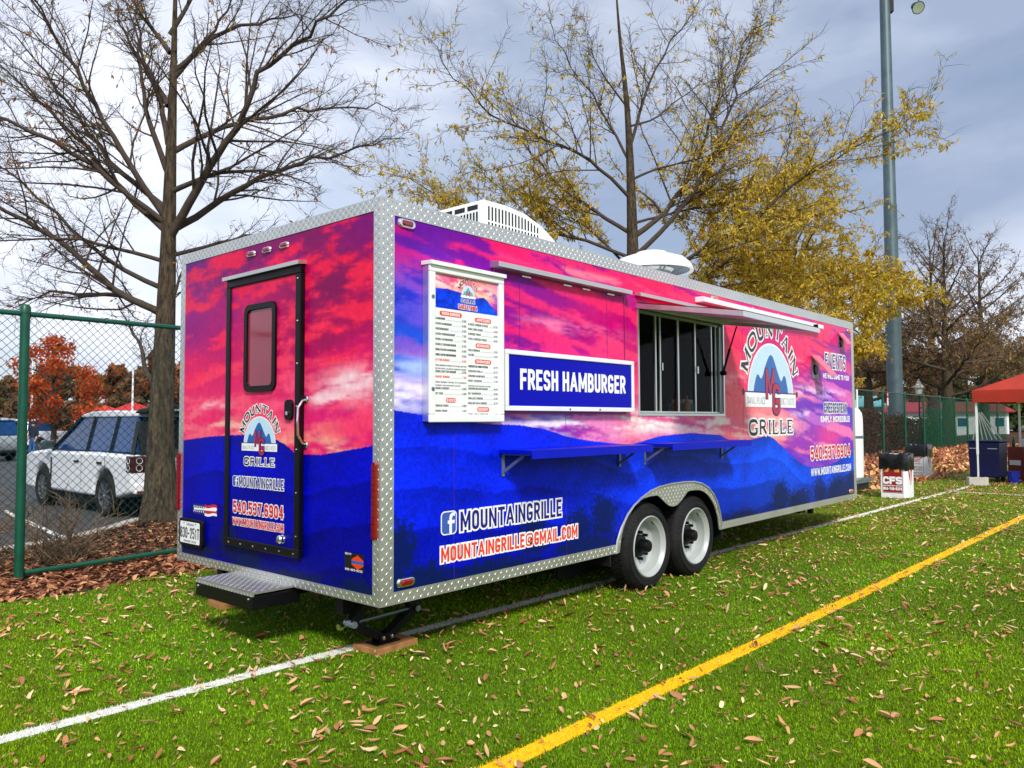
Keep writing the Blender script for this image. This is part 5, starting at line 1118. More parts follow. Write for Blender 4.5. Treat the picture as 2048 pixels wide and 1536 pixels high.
tree2_leaf = lambda p: float(np.clip(1.25 - (p[2] - 4.5) / 5.4, .07, 1.0) * (1.2 if p @ LAT > -1 else .95))
grow_tree('oak_tree', 'tall oak tree rising behind the trailer roof with dense yellow leaves on low limbs', (16.14, 8.5, 0), tv(T2_TRUNK), front_limbs(T2, T2R, 4, .45), 5, 54000, YL, tree2_leaf, r0=.33, sub=.23, twig=.1, twig_r=.0055, twlen=(.22, .7), sublen=.42, leaf_len=.14, group='oak trees along the fence')
tr3 = grow_tree('oak_tree', 'yellow-leaved oak tree between the tall pole and the trailer roof fan', (30.2, 9.2, 0), [(0, 0, -.1), (.05, 0, 3), (0, .1, 6), (-.1, 0, 9), (0, 0, 12.8)], auto_limbs(8, 22, 3.0, 11.0, 6.0, 2.2, .1, (8, 60)), 9, 46000, YL, lambda p: float(np.clip(1.3 - (p[2] - 5) / 6, .12, 1.2)), r0=.3, sub=.34, twig=.15, twig_r=.007, twlen=(.3, .9), sublen=.42, leaf_len=.17, group='oak trees along the fence')
tr4 = grow_tree('oak_tree', 'brown nearly bare oak tree behind the fence near the red canopy', (50.5, 8.0, 0), [(0, 0, -.1), (.1, 0, 3), (.1, .1, 6), (0, 0, 9), (0, 0, 13.5)], auto_limbs(18, 24, 2.9, 12, 7.2, 2.4, .13, (4, 58)), 19, 10000, [(150, 120, 84), (134, 106, 80), (120, 100, 76), (164, 134, 84)], lambda p: float(np.clip(1.3 - (p[2] - 3) / 6, .12, 1.2)), r0=.42, sub=.42, twig=.18, twig_r=.010, twlen=(.4, 1.1), leaf_len=.24, fork=True, group='oak trees along the fence')
for (x, y, rz, s, lb) in [(58, 10.5, 2.1, 1.1, 'bare brown oak tree farther along the fence beyond the red canopy'), (66, 9.0, 4.0, 1.15, 'wide brown oak tree behind the others beyond the red canopy'), (52, 13, 1.0, .95, 'brown oak tree set back behind the light pole')]:
    c = copy_tree(tr4); c.location = (x, y, 0); c.rotation_euler = (0, 0, rz); c.scale = (s, s, s); c['label'] = lb

# leafy background trees: trunk plus a crown of leaf clumps
def leafy_tree(name, label, loc, H, Rr, cols, seed, n=1500, leaf=.3, z0=.25, group=None, trunk_c='bark'):
    g = np.random.default_rng(seed); root = thing(name, label, 'tree', loc, 0, group)
    t = Tubes(); t.add(np.array([(0, 0, -.3), (.02 * H, 0, H * .3), (0, .01 * H, H * .6), (0, 0, H * .92)]), [H * .028, H * .02, H * .012, H * .003], 8)
    cl = []
    for k in range(26):
        a, f = g.random() * 6.28, g.random(); z = H * (z0 + (1 - z0) * f * .92); rr = Rr * (math.sin(math.pi * (.18 + .8 * f)) ** .7) * g.uniform(.45, .95)
        c = np.array([math.cos(a) * rr, math.sin(a) * rr, z]); cl.append((c, Rr * g.uniform(.22, .4)))
        b0 = np.array([0, 0, max(H * .15, z - rr * .6)]); t.add(np.array([b0, (b0 + c) / 2 + [0, 0, .1], c]), [H * .009, H * .006, H * .002], 5)
    t.build('trunk', M[trunk_c], root)
    V, F, Cc = [], [], []
    for i in range(n):
        c, r_ = cl[g.integers(len(cl))]; d = g.normal(size=3); d /= np.linalg.norm(d); p = c + d * r_ * g.random() ** .4 * np.array([1, 1, .8])
        u = g.normal(size=3); u /= np.linalg.norm(u); w = np.cross(u, d); w /= np.linalg.norm(w) + 1e-9; s = leaf * g.uniform(.5, 1.2)
        V.append(np.array([p - u * s * .5, p + w * s * .3, p + u * s * .5, p - w * s * .3])); F.append((4 * i, 4 * i + 1, 4 * i + 2, 4 * i + 3)); Cc.append(np.repeat((np.array(lin(cols[g.integers(len(cols))])) * g.uniform(.65, 1.35))[None], 4, 0))
    o = npmesh('crown', np.concatenate(V), F, M['leaf'], root, {'col': np.concatenate(Cc)}); o['kind'] = 'stuff'
    return root
leafy_tree('maple_tree', 'small maple tree with orange autumn leaves in the car park', (11.5, 40.3, -.13), 6.1, 2.3, [(206, 84, 24), (190, 70, 22), (216, 104, 30), (170, 56, 24), (196, 110, 40)], 31, 5200, .2, .3)
far = []
defs = [('brown', [(128, 92, 60), (112, 82, 56), (140, 104, 66)], 'distant brown autumn tree in the wood beyond the car park'), ('green', [(70, 92, 40), (84, 104, 46), (60, 80, 40)], 'distant green tree in the wood beyond the car park'), ('olive', [(146, 130, 60), (160, 140, 62), (130, 110, 56)], 'distant olive yellow tree in the wood beyond the car park'), ('rust', [(150, 84, 40), (168, 98, 44), (134, 76, 44)], 'distant rust orange tree in the wood beyond the car park')]
for i, (k, cols, lb) in enumerate(defs): far.append(leafy_tree('autumn_tree', lb, (0, 0, -.13), 10, 4.2, cols, 50 + i, 3600, .85, .08, 'trees of the distant wood'))
g = np.random.default_rng(77); used = set(); lat2, dep2 = Vector(LAT), Vector(DEP)
spots = [(-.78 + .028 * i, 112 + g.uniform(-14, 30)) for i in range(16)] + [(.40 + .03 * i, 100 + g.uniform(-14, 40)) for i in range(15)]
for i, (s, d) in enumerate(spots):
    k = [0, 3, 2, 1, 0, 2, 3][int(g.integers(7))]
    o = far[k] if k not in used else copy_tree(far[k]); used.add(k)
    p = CAMP + dep2 * d + lat2 * (s * d); o.location = (p.x, p.y, -.2); sc = g.uniform(.8, 1.2); o.scale = (sc, sc, sc); o.rotation_euler = (0, 0, g.random() * 6.28)
for k in range(4):
    if k not in used: p = CAMP + dep2 * 120 - lat2 * 60; far[k].location = (p.x, p.y, -.2)

# shrubs: bare twiggy shrub by the fence post, hedge along the far fence
def bare_shrub(loc, seed, n, h, spread, label):
    g = np.random.default_rng(seed); root = thing('bare_shrub', label, 'shrub', loc, 0, 'bare shrubs behind the fence'); t = Tubes()
    for i in range(n):
        a = g.random() * 6.28; d = np.array([math.cos(a) * spread, math.sin(a) * spread, 1.]) * g.uniform(.6, 1.1); d /= np.linalg.norm(d); q = [np.array([g.normal() * .12, g.normal() * .12, -.02])]; L_ = h * g.uniform(.6, 1.2)
        for s in range(6): d = d + g.normal(size=3) * .2; d /= np.linalg.norm(d); q.append(q[-1] + d * L_ / 6)
        t.add(q, .008 * np.linspace(1, .3, 7), 4)
        for j in range(5):
            k = g.integers(1, 6); e = child_dir(g, d, R(50)); p = [q[k], q[k] + e * .15, q[k] + e * .3 + g.normal(size=3) * .04]; t.add(p, [.005, .004, .002], 3)
    o = t.build('stems', pm('shrub_twig_' + str(seed), (138, 112, 84), .9, 0, .25, 8), root); return root
bare_shrub((.2, 5.75, 0), 61, 42, .9, .9, 'tangled bare tan shrub close behind the green fence post')
bare_shrub((-.75, 5.9, 0), 62, 55, 1.0, .9, 'bare twiggy shrub behind the fence with cars behind it')
def hedge(loc, L, W, H, cols, seed, label, n=2600, leaf=.14):
    g = np.random.default_rng(seed); root = thing('hedge_shrub', label, 'shrub', loc, math.atan(.027), 'shrubs behind the far fence'); t = Tubes(); V, F, Cc = [], [], []
    for i in range(30):
        x = g.uniform(-L / 2, L / 2) * .9; q = np.array([(x, 0, 0), (x + g.normal() * .1, g.normal() * .2, H * .5), (x + g.normal() * .25, g.normal() * .4, H * .95)]); t.add(q, [.02, .012, .004], 4)
    t.build('stems', M['bark_dark'], root)
    for i in range(n):
        x, y, z = g.uniform(-1, 1), g.uniform(-1, 1), g.random() ** .7
        r_ = (1 - abs(x) ** 4 * .4) * (.85 + .25 * vnoise(x * 4, z * 2, seed)); p = np.array([x * L / 2, y * W / 2 * math.sqrt(max(0, 1 - z * z * .6)), z * H * r_]); u = g.normal(size=3); u /= np.linalg.norm(u); w = np.cross(u, g.normal(size=3)); w /= np.linalg.norm(w); s = leaf * g.uniform(.6, 1.3)
        V.append(np.array([p - u * s * .5, p + w * s * .3, p + u * s * .5, p - w * s * .3])); F.append((4 * i, 4 * i + 1, 4 * i + 2, 4 * i + 3)); Cc.append(np.repeat((np.array(lin(cols[int(g.integers(len(cols)))])) * g.uniform(.6, 1.3))[None], 4, 0))
    o = npmesh('foliage', np.concatenate(V), F, M['leaf'], root, {'col': np.concatenate(Cc)}); o['kind'] = 'stuff'
RB = [(104, 56, 48), (88, 50, 42), (70, 74, 38), (120, 66, 50)]; GB = [(58, 80, 34), (74, 70, 36), (96, 66, 40), (50, 66, 30)]
hedge((31.2, 7.3, 0), 6.5, 1.6, 1.95, RB, 71, 'reddish brown shrub behind the fence nearest the trailer front', 4200)
hedge((38.0, 7.7, 0), 4.0, 1.6, 1.75, RB + GB, 72, 'reddish green shrub behind the fence below the light pole', 3200)
hedge((44.5, 8.0, 0), 4.6, 1.6, 1.6, GB, 73, 'olive green shrub behind the fence near the oak trunk', 2600)

# ------------------------------------------------------------------ vehicles
M['car_white'] = pm('white_car_paint', (236, 239, 242), .22, 0, .03, 3, coat=.6, dirt=.06)
M['car_dark'] = pm('graphite_car_paint', (70, 84, 84), .25, .3, .08, 3, coat=.6, dirt=.1)
M['car_silver'] = pm('silver_car_paint', (168, 176, 178), .28, .5, .06, 3, coat=.5)
M['car_red'] = pm('red_car_paint', (150, 26, 24), .25, 0, .06, 3, coat=.6)
M['car_blue'] = pm('blue_car_paint', (40, 60, 110), .25, .2, .06, 3, coat=.6)
M['car_glass'] = pm('tinted_car_glass', (8, 58, 112), .08, 0, .2, 2, spec=.3)
M['alloy'] = pm('alloy_wheel', (150, 154, 158), .3, .8, .1, 10, dirt=.3)
M['lamp_clear'] = pm('clear_lamp', (224, 228, 232), .1, .3, .05, 12, spec=.8)
SPEC = {
 'suv': dict(w=.97, R=.385, ax=(1.50, -1.38), top=[(-2.40, .46), (-2.47, .62), (-2.46, .98), (-2.40, 1.10), (-1.0, 1.12), (.95, 1.10), (1.25, 1.13), (2.2, 1.06), (2.42, .98), (2.50, .75), (2.48, .5), (2.36, .34)], gh=[(-2.38, 1.115), (-2.20, 1.66), (-2.10, 1.76), (.22, 1.74), (1.10, 1.115)], roof=[(-2.24, 1.74), (-2.18, 1.81), (-1.2, 1.86), (-.2, 1.85), (.24, 1.79), (.30, 1.735)], wt=.70, wb=.90, pil=[-.42, -1.42]),
 'sedan': dict(w=.90, R=.33, ax=(1.42, -1.34), top=[(-2.25, .4), (-2.34, .6), (-2.32, .88), (-2.2, .97), (-1.6, .99), (.9, .93), (1.9, .82), (2.25, .72), (2.34, .55), (2.3, .36), (2.2, .27)], gh=[(-1.85, .975), (-1.05, 1.38), (.1, 1.41), (1.0, .93)], roof=[(-1.15, 1.355), (-1.0, 1.41), (-.4, 1.45), (.0, 1.435), (.2, 1.385)], wt=.60, wb=.82, pil=[-.32]),
 'pickup': dict(w=.98, R=.40, ax=(1.75, -1.75), top=[(-2.85, .5), (-2.88, .7), (-2.86, 1.16), (-.95, 1.18), (-.9, 1.18), (1.2, 1.14), (2.5, 1.06), (2.78, .95), (2.82, .6), (2.7, .42)], gh=[(-.85, 1.17), (-.72, 1.74), (.35, 1.76), (1.2, 1.14)], roof=[(-.78, 1.72), (-.7, 1.80), (0, 1.83), (.38, 1.8), (.46, 1.74)], wt=.72, wb=.90, pil=[-.05]),
}
def car(name, label, cat, loc, yaw, kind, paint, group=None, detail=False):
    s = SPEC[kind]; root = thing(name, label, cat, loc, yaw, group); w = s['w']; Rw = s['R']
    out = list(s['top']); zb = out[-1][1]
    for ax in s['ax']:
        ra = Rw + .07; a0 = math.asin(max(-1, min(1, (zb - Rw) / ra)))
        out += [(ax + ra * math.cos(a), Rw + ra * math.sin(a)) for a in np.linspace(a0, math.pi - a0, 13)]
    body = MB().prism(out, lambda a, c: (a, -w, c), lambda a, c: (a, w, c)).build('body', paint, root, bevel=.06, seg=3, smooth=50)
    gz0, gz1 = s['gh'][0][1], max(p[1] for p in s['gh'])
    yy = lambda z: s['wb'] + (s['wt'] - s['wb']) * (z - gz0) / (gz1 - gz0)
    MB().prism(s['gh'], lambda a, c: (a, -yy(c), c), lambda a, c: (a, yy(c), c)).build('window_glass', M['car_glass'], root, bevel=.03)
    MB().prism(s['roof'], lambda a, c: (a, -s['wt'] - .03, c), lambda a, c: (a, s['wt'] + .03, c)).build('roof', paint, root, bevel=.03, seg=3, smooth=50)
    g = s['gh']
    for sg in (-1, 1):
        P = lambda q, e=.012: (q[0], sg * (yy(q[1]) + e), q[1])
        MB().beam(P(g[-1]), P(g[-2]), .05, .05).build('windscreen_pillar', M['black'], root)
        MB().beam(P(g[0]), P(g[1]), .06, .05).build('rear_pillar', paint if kind != 'suv' else M['black'], root)
        for x in s['pil']: MB().beam(P((x - .1, gz0)), P((x + .02, gz1)), .07, .02).build('door_pillar', M['black'], root)
        for i, ax in enumerate(s['ax']):
            t = MB(); t.lathe([(r, sg * (w - .235 + h)) for r, h in [(Rw * .63, .22), (Rw * .78, .235), (Rw * .93, .225), (Rw, .19), (Rw, .04), (Rw * .93, .01), (Rw * .63, .01)]], 28, (ax, 0, Rw), 'y'); wh = t.build('wheel', M['rubber'], root, smooth=True)
            rim = MB(); rim.lathe([(Rw * .65, sg * (w - .02)), (Rw * .62, sg * (w - .03)), (Rw * .6, sg * (w - .10))], 28, (ax, 0, Rw), 'y')
            rim.lathe([(Rw * .14, sg * (w - .03)), (.0, sg * (w - .025))], 14, (ax, 0, Rw), 'y')
            for k in range(10):
                a = k * math.pi / 5 + .2; rim.beam((ax + .03 * math.cos(a), sg * (w - .04), Rw + .03 * math.sin(a)), (ax + Rw * .62 * math.cos(a), sg * (w - .035), Rw + Rw * .62 * math.sin(a)), .03, .035, (0, 1, 0))
            rim.build('rim', M['alloy'], wh)
            MB().lathe([(Rw * .58, sg * (w - .11)), (0, sg * (w - .11))], 20, (ax, 0, Rw), 'y').build('brake_disc', M['black'], wh)
        xf, xr = max(p[0] for p in s['top']), min(p[0] for p in s['top']); zt = max(p[1] for p in s['top'])
        MB().box(xf - .2, xf + .006, sg * (w - .04) - .16, sg * (w - .04) + (.046 if sg > 0 else -.0), .66, .80).build('headlight', M['lamp_clear'], root, bevel=.02) if sg > 0 else MB().box(xf - .2, xf + .006, -w - .006, -w + .2, .66, .80).build('headlight', M['lamp_clear'], root, bevel=.02)
        if not (detail and sg > 0):
            MB().box(xr - .006, xr + .14, *((w - .18, w + .006) if sg > 0 else (-w - .006, -w + .18)), .74, .96).build('tail_light', M['red_lens'], root, bevel=.02)
        m_ = MB(); mx_ = g[-1][0] - .12; m_.box(mx_ - .08, mx_ + .06, *((w - .02, w + .2) if sg > 0 else (-w - .2, -w + .02)), gz0 + .02, gz0 + .19); m_.build('wing_mirror', M['car_dark'] if detail else paint, root, bevel=.04, seg=3)
        for x in s['pil'][:2]:
            MB().box(x + .12, x + .30, *((w + .001, w + .025) if sg > 0 else (-w - .025, -w - .001)), gz0 - .20, gz0 - .165).build('door_handle', M['black'], root)
            MB().box(x + .0, x + .014, *((w - .001, w + .0015) if sg > 0 else (-w - .0015, -w + .001)), .5, gz0 - .05).build('door_gap', M['black'], root)
    xr = min(p[0] for p in s['top']); xf = max(p[0] for p in s['top'])
    MB().box(xf - .05, xf + .008, -.35, .35, .5, .62).build('grille', M['black'], root)
    MB().box(xf + .0, xf + .02, -.16, .16, .40, .49).build('front_plate', M['paper'], root)
    MB().box(-1.6, 1.6, -w + .12, w - .12, .2, .45).build('underbody', M['chassis'], root)
    return root, s
suv, s = car('parked_suv', 'white off-road car with its tailgate raised, parked behind the bare oak', 'car', (3.50, 12.10, -.13), R(91), 'suv', M['car_white'], None, True)
w = s['w']
# rear opening with lining, raised tailgate, lamp clusters
b = MB(); b.box(-2.395, -2.30, -.80, .80, .95, 1.66); b.build('boot_opening', M['slot'], suv)
b = MB(); b.box(-2.43, -2.396, -.5, .62, .98, 1.18); b.build('boot_seat_back', pm('grey_upholstery', (120, 122, 110), .8), suv)
b = MB(); b.prism([(-2.16, 1.80), (-2.30, 1.87), (-3.02, 1.93), (-3.08, 1.86), (-3.02, 1.84), (-2.3, 1.79)], lambda a, c: (a, -.80, c), lambda a, c: (a, .80, c)); tg = b.build('tailgate', M['black'], suv, bevel=.02)
b = MB(); b.box(-3.09, -3.05, -.78, .78, 1.83, 1.86); b.build('tailgate_edge', M['car_white'], tg)
for sg in (1, -1):
    q = (w - .24, w + .008) if sg > 0 else (-w - .008, -w + .24)
    l_ = MB().box(-2.48, -2.26, *q, .80, 1.08).build('lamp_cluster', pm('smoked_lamp', (60, 10, 14), .12, 0, .1, 10, spec=.8), suv, bevel=.02)
    for z in (.88, 1.0):
        MB().lathe([(.045, -2.486), (.055, -2.49), (.055, -2.478)], 16, (0, sg * (w - .12), z), 'x').build('lamp_ring', M['lamp_clear'], l_); MB().lathe([(r, sg * (w + h)) for r, h in ((.040, .010), (.052, .014), (.056, .007))], 16, (-2.36, 0, z), 'y').build('lamp_ring', M['lamp_clear'], l_)
b = MB(); b.box(-2.52, -2.40, -.93, .93, .45, .62); b.build('rear_bumper', M['car_white'], suv, bevel=.03)
b = MB(); b.box(-2.526, -2.5, -.9, -.5, .47, .50); b.box(-2.526, -2.5, .5, .9, .47, .50); b.build('rear_reflector', M['red_lens'], suv)
for sg in (1, -1): MB().box(.98, 1.04, *((w + .0, w + .008) if sg > 0 else (-w - .008, -w)), .55, .98).build('side_vent', M['black'], suv)
bg_ = MB().prism(rrect(-.2, .2, 0, .32, .1, 4), lambda a, c: (-2.44 - .0, a + .45, c + .62 + .36), lambda a, c: (-2.56, a * .85 + .45, c * .9 + .62 + .36)).build('shopping_bag', M['white_plastic'], None, bevel=.05, seg=3)
bg_.parent = None; tag(bg_, 'white bag standing in the open back of the white car', 'bag'); bg_.matrix_world = Matrix.Translation((3.50, 12.10, -.13)) @ Matrix.Rotation(R(91), 4, 'Z')
cb = MB().box(-.24, .24, -.2, .2, .02, .36).build('cooler_box', pm('blue_cooler', (20, 40, 150), .4), None, bevel=.03, seg=3); cb.location = (3.35, 8.35, -.01); tag(cb, 'blue cooler box on the mulch to the right of the bare oak trunk', 'cooler')
lid = MB().box(-.25, .25, -.21, .21, .362, .41).build('lid', M['white_plastic'], cb, bevel=.015)
car('parked_sedan', 'dark grey saloon car facing the kerb beside the white off-road car', 'car', (-1.2, 15.1, -.13), R(-105), 'sedan', M['car_dark'])
car('pickup_truck', 'white pickup truck in the car park behind the grey saloon', 'pickup', (11.9, 45.0, -.13), R(115), 'pickup', M['car_white'])
carp = [((7.2, 36.5), 'suv', 'car_silver', 'silver estate car behind the grey saloon in the car park'), ((6.2, 52), 'suv', 'car_white', 'white car deep in the car park near the left trees'), ((30.5, 62), 'suv', 'car_white', 'white car parked beside the white lamp mast'), ((33.6, 60), 'sedan', 'car_white', 'white saloon parked beyond the raised tailgate'), ((36.6, 63), 'sedan', 'car_dark', 'dark saloon parked beyond the bare oak'), ((26.4, 58), 'sedan', 'car_silver', 'silver saloon in front of the red canopies'), ((12, 60), 'pickup', 'car_dark', 'dark pickup far back in the car park'), ((18, 66), 'suv', 'car_red', 'red car behind the orange maple'), ((4.2, 64), 'suv', 'car_white', 'white van-like car under the far brown trees'), ((85, 26), 'suv', 'car_white', 'white car seen through the far fence shrubs'), ((79, 22), 'sedan', 'car_blue', 'blue saloon seen through the far fence')]
for i, ((x, y), k, c, lb) in enumerate(carp): car('parked_car', lb, 'car', (x, y, -.13), R([95, 200, 20, 100, 15, 190, 80, 10, 185, 30, 200][i]), k, M[c], 'cars in the distant car park')

# ------------------------------------------------------------------ a person in the car park
def person(loc, yaw):
    J = {'pel': (0, 0, .95), 'waist': (0, 0, 1.08), 'chest': (.01, 0, 1.3), 'neck': (.0, 0, 1.47), 'head': (.02, 0, 1.6), 'top': (.02, 0, 1.72), 'ls': (0, .19, 1.42), 'le': (-.02, .25, 1.14), 'lw': (.08, .24, .9), 'lh': (.12, .23, .8), 'rs': (0, -.19, 1.42), 're': (-.02, -.25, 1.14), 'rw': (.1, -.22, .92), 'rh': (.15, -.2, .84), 'lp': (0, .1, .9), 'lk': (.03, .11, .5), 'la': (-.01, .12, .09), 'lt': (.16, .13, .04), 'rp': (0, -.1, .9), 'rk': (.06, -.11, .5), 'ra': (.04, -.12, .09), 'rt': (.2, -.14, .04)}
    Rd = {'pel': .15, 'waist': .14, 'chest': .17, 'neck': .06, 'head': .095, 'top': .06, 'ls': .075, 'le': .05, 'lw': .035, 'lh': .035, 'rs': .075, 're': .05, 'rw': .035, 'rh': .035, 'lp': .095, 'lk': .065, 'la': .05, 'lt': .04, 'rp': .095, 'rk': .065, 'ra': .05, 'rt': .04}
    E = [('pel', 'waist'), ('waist', 'chest'), ('chest', 'neck'), ('neck', 'head'), ('head', 'top'), ('chest', 'ls'), ('ls', 'le'), ('le', 'lw'), ('lw', 'lh'), ('chest', 'rs'), ('rs', 're'), ('re', 'rw'), ('rw', 'rh'), ('pel', 'lp'), ('lp', 'lk'), ('lk', 'la'), ('la', 'lt'), ('pel', 'rp'), ('rp', 'rk'), ('rk', 'ra'), ('ra', 'rt')]
    ks = list(J); me = bpy.data.meshes.new('person'); me.from_pydata([J[k] for k in ks], [(ks.index(a), ks.index(b_)) for a, b_ in E], [])
    o = bpy.data.objects.new('person', me); COL.objects.link(o); o.modifiers.new('skin', 'SKIN'); sv = me.skin_vertices[0].data
    for i, k in enumerate(ks): sv[i].radius = (Rd[k], Rd[k]); sv[i].use_root = k == 'pel'
    o.modifiers.new('sub', 'SUBSURF').levels = 1
    dg = bpy.context.evaluated_depsgraph_get(); m2 = bpy.data.meshes.new_from_object(o.evaluated_get(dg)); o.modifiers.clear(); o.data = m2; m2.materials.clear()
    for k in ('skin', 'navycloth', 'denim', 'black'): m2.materials.append(M[k])
    for p in m2.polygons:
        z = p.center.z; arm = abs(p.center.y) > .17
        p.material_index = 0 if (z > 1.49 or (arm and .75 < z < 1.05 and abs(p.center.y) > .18)) else (3 if z < .1 else (2 if z < .98 and not arm else (1 if z > .9 else 2))); p.use_smooth = True
    h = MB().lathe([(0, 1.735), (.06, 1.728), (.095, 1.69), (.105, 1.63), (.098, 1.58)], 16, (.005, 0, 0)).build('hair', M['hair'], o, smooth=True)
    o.location = loc; o.rotation_euler = (0, 0, yaw)
    tag(o, 'person in dark top and blue jeans standing in the car park beyond the white car', 'person')
person((8.75, 34.2, -.13), R(200))

# ------------------------------------------------------------------ canopies
def canopy(loc, rz, size, hv, hp, val, label, mat, logo_mark=False):
    root = thing('pop_up_canopy', label, 'canopy', loc, rz, None); S = size
    lg = []
    for x in (0, S):
        for y in (0, -S):
            q = MB(); q.box(x - .02, x + .02, y - .02, y + .02, .7, hv + .05); q.box(x - .014, x + .014, y - .014, y + .014, .01, .7); q.box(x - .05, x + .05, y - .05, y + .05, 0, .012); q.build('leg', M['white'], root)
    n = 9; o = .06; ap = (S / 2, -S / 2, hp); cs = [(-o, o), (S + o, o), (S + o, -S - o), (-o, -S - o)]
    mb = MB()
    for k in range(4):
        a, c = cs[k], cs[(k + 1) % 4]; mb.add([(*a, hv + val), (*c, hv + val), ((a[0] + c[0]) / 2 * .3 + ap[0] * .7, (a[1] + c[1]) / 2 * .3 + ap[1] * .7, hv + val + (hp - hv - val) * .66), ap], [(0, 1, 2), (0, 2, 3), (1, 3, 2)])
    mb.build('roof', mat, root)
    for k in range(4):
        a, c = Vector((*cs[k], 0)), Vector((*cs[(k + 1) % 4], 0)); nn = Vector(((c - a).y, -(c - a).x, 0)).normalized(); V = []; F = []; N_ = 24
        for i in range(N_ + 1):
            for j in range(5):
                p = a.lerp(c, i / N_) + nn * (-.012 * abs(math.sin(i * .9 + j * 1.7)) * (j > 0)); p.z = hv + val * (1 - j / 4) - .02 * math.sin(math.pi * i / N_) * (j == 4); V.append(p)
        for i in range(N_):
            for j in range(4): F.append((i * 5 + j, i * 5 + 5 + j, i * 5 + 6 + j, i * 5 + 1 + j))
        MB().add(V, F).build('valance', mat, root, smooth=60)
    for a, c in (((0, 0), (S, 0)), ((S, 0), (S, -S)), ((S, -S), (0, -S)), ((0, -S), (0, 0))):
        q = MB(); A3, C3 = Vector((*a, hv + .14)), Vector((*c, hv + .14)); m_ = (A3 + C3) / 2
        q.beam(A3 + Vector((0, 0, .1)), m_ - Vector((0, 0, .12)), .012, .025); q.beam(m_ + Vector((0, 0, .1)), A3 - Vector((0, 0, .12)), .012, .025); q.beam(C3 + Vector((0, 0, .1)), m_ - Vector((0, 0, .12)), .012, .025); q.beam(m_ + Vector((0, 0, .1)), C3 - Vector((0, 0, .12)), .012, .025); q.build('truss', M['white'], root)
    if logo_mark:
        mp = lambda u, v, d=0: (-o - d, -S / 2 - u, hv + val * .2 + v)
        lettering('canopy_mark', 'VT', root, mp, -.3, .05, .2, .6, .2, layers=[(0, M['txt_white'])], d0=.02)
    return root
canopy((17.62, .20, 0), -.13, 3.0, 1.90, 2.9, .27, 'red pop-up canopy on white legs with a blue bin under it', M['red_fabric'])
canopy((20.6, 63.0, -.13), .4, 3.0, 1.95, 3.0, .28, 'far red canopy with orange valance in front of another red canopy', pm('orange_red_fabric', (206, 50, 30), .75, 0, .2, 1), True)
canopy((27.4, 75.0, -.13), .2, 3.6, 2.2, 3.6, .3, 'farther red canopy with stepped roof beside the white lamp mast', pm('crimson_fabric', (196, 30, 34), .75, 0, .15, 1))
cbk = MB(); cbk.box(-.2, .2, -.1, .1, 0, .19); blk = cbk.build('concrete_block', M['concrete'], None, bevel=.008); blk.location = (17.45, .19, 0); blk.rotation_euler = (0, 0, R(-62)); tag(blk, 'grey concrete block weighing down the red canopy leg', 'concrete block')
for dx in (-.09, .09): MB().box(dx - .06, dx + .06, -.055, .055, .186, .192).build('core_hole', M['slot'], blk)
# blue bin with wheels, poles, cartons
bn = thing('wheeled_bin', 'dark blue wheeled bin under the red canopy with white poles leaning on it', 'bin', (18.85, .22, 0), R(-8))
MB().add([(x * k, y * k, z) for z, k in ((.12, .94), (.95, 1)) for x, y in ((-.3, -.34), (.3, -.34), (.3, .34), (-.3, .34))], [(0, 3, 2, 1), (4, 5, 6, 7), (0, 1, 5, 4), (1, 2, 6, 5), (2, 3, 7, 6), (3, 0, 4, 7)]).build('tub', M['blue_plastic'], bn, bevel=.03, seg=3)
MB().box(-.32, .32, -.36, .36, .955, 1.0).build('lid', M['blue_plastic'], bn, bevel=.02)
for y in (-.2, .2): MB().box(-.318, -.300, y - .1, y + .1, .80, .815).build('handle_slot', M['white_plastic'], bn)
for y in (-.25, .25): MB().lathe([(0, y - .03), (.06, y - .03), (.065, y), (.06, y + .03), (0, y + .03)], 14, (-.2, 0, .065), 'y').build('caster', M['rubber'], bn, smooth=True)
for y in (-.25, .25): MB().lathe([(0, y - .03), (.06, y - .03), (.065, y), (.06, y + .03), (0, y + .03)], 14, (.2, 0, .065), 'y').build('caster', M['rubber'], bn, smooth=True)
g = np.random.default_rng(5)
for i in range(7):
    y = .33 - .09 * i; pl_ = MB().tube([(18.75 + .05 * i, .50 - .09 * i, 1.01), (18.82 + .02 * i, .42 - .012 * i, 1.68 - .02 * (i % 3))], .013, 8).build('tent_pole', M['white'], None); tag(pl_, 'slim white pole in the bundle leaning above the blue bin', 'pole', 'bundle of white tent poles')
ct = MB().box(-.16, .16, -.2, .2, 0, .82).build('printed_carton', M['carton'], None, bevel=.005); ct.location = (19.75, -.30, 0); ct.rotation_euler = (0, 0, R(-30)); tag(ct, 'tall brown printed carton standing right of the blue bin', 'carton')
MB().box(-.163, -.1605, -.15, .15, .38, .5).build('carton_print', M['paper'], ct); MB().box(-.163, -.1605, -.12, .12, .1, .18).build('carton_print', M['paper'], ct)
for (x, y, r_, h, m_, nm, lb, ca) in [(19.72, -.18, .04, .24, 'green_post', 'bottle', 'green bottle standing on the tall brown carton', 'bottle'), (19.78, -.36, .05, .2, 'white_plastic', 'paper_cup', 'white cup standing on the tall brown carton', 'cup')]:
    pr = [(0, 0), (r_ * .8, 0), (r_, h * .1), (r_, h * .6), (r_ * .4, h * .8), (r_ * .4, h), (0, h)] if nm == 'bottle' else [(0, 0), (r_ * .75, 0), (r_, h), (r_ * .92, h), (r_ * .7, .01), (0, .01)]
    o = MB().lathe(pr, 14).build(nm, M[m_], None, smooth=True); o.location = (x, y, .822); tag(o, lb, ca)
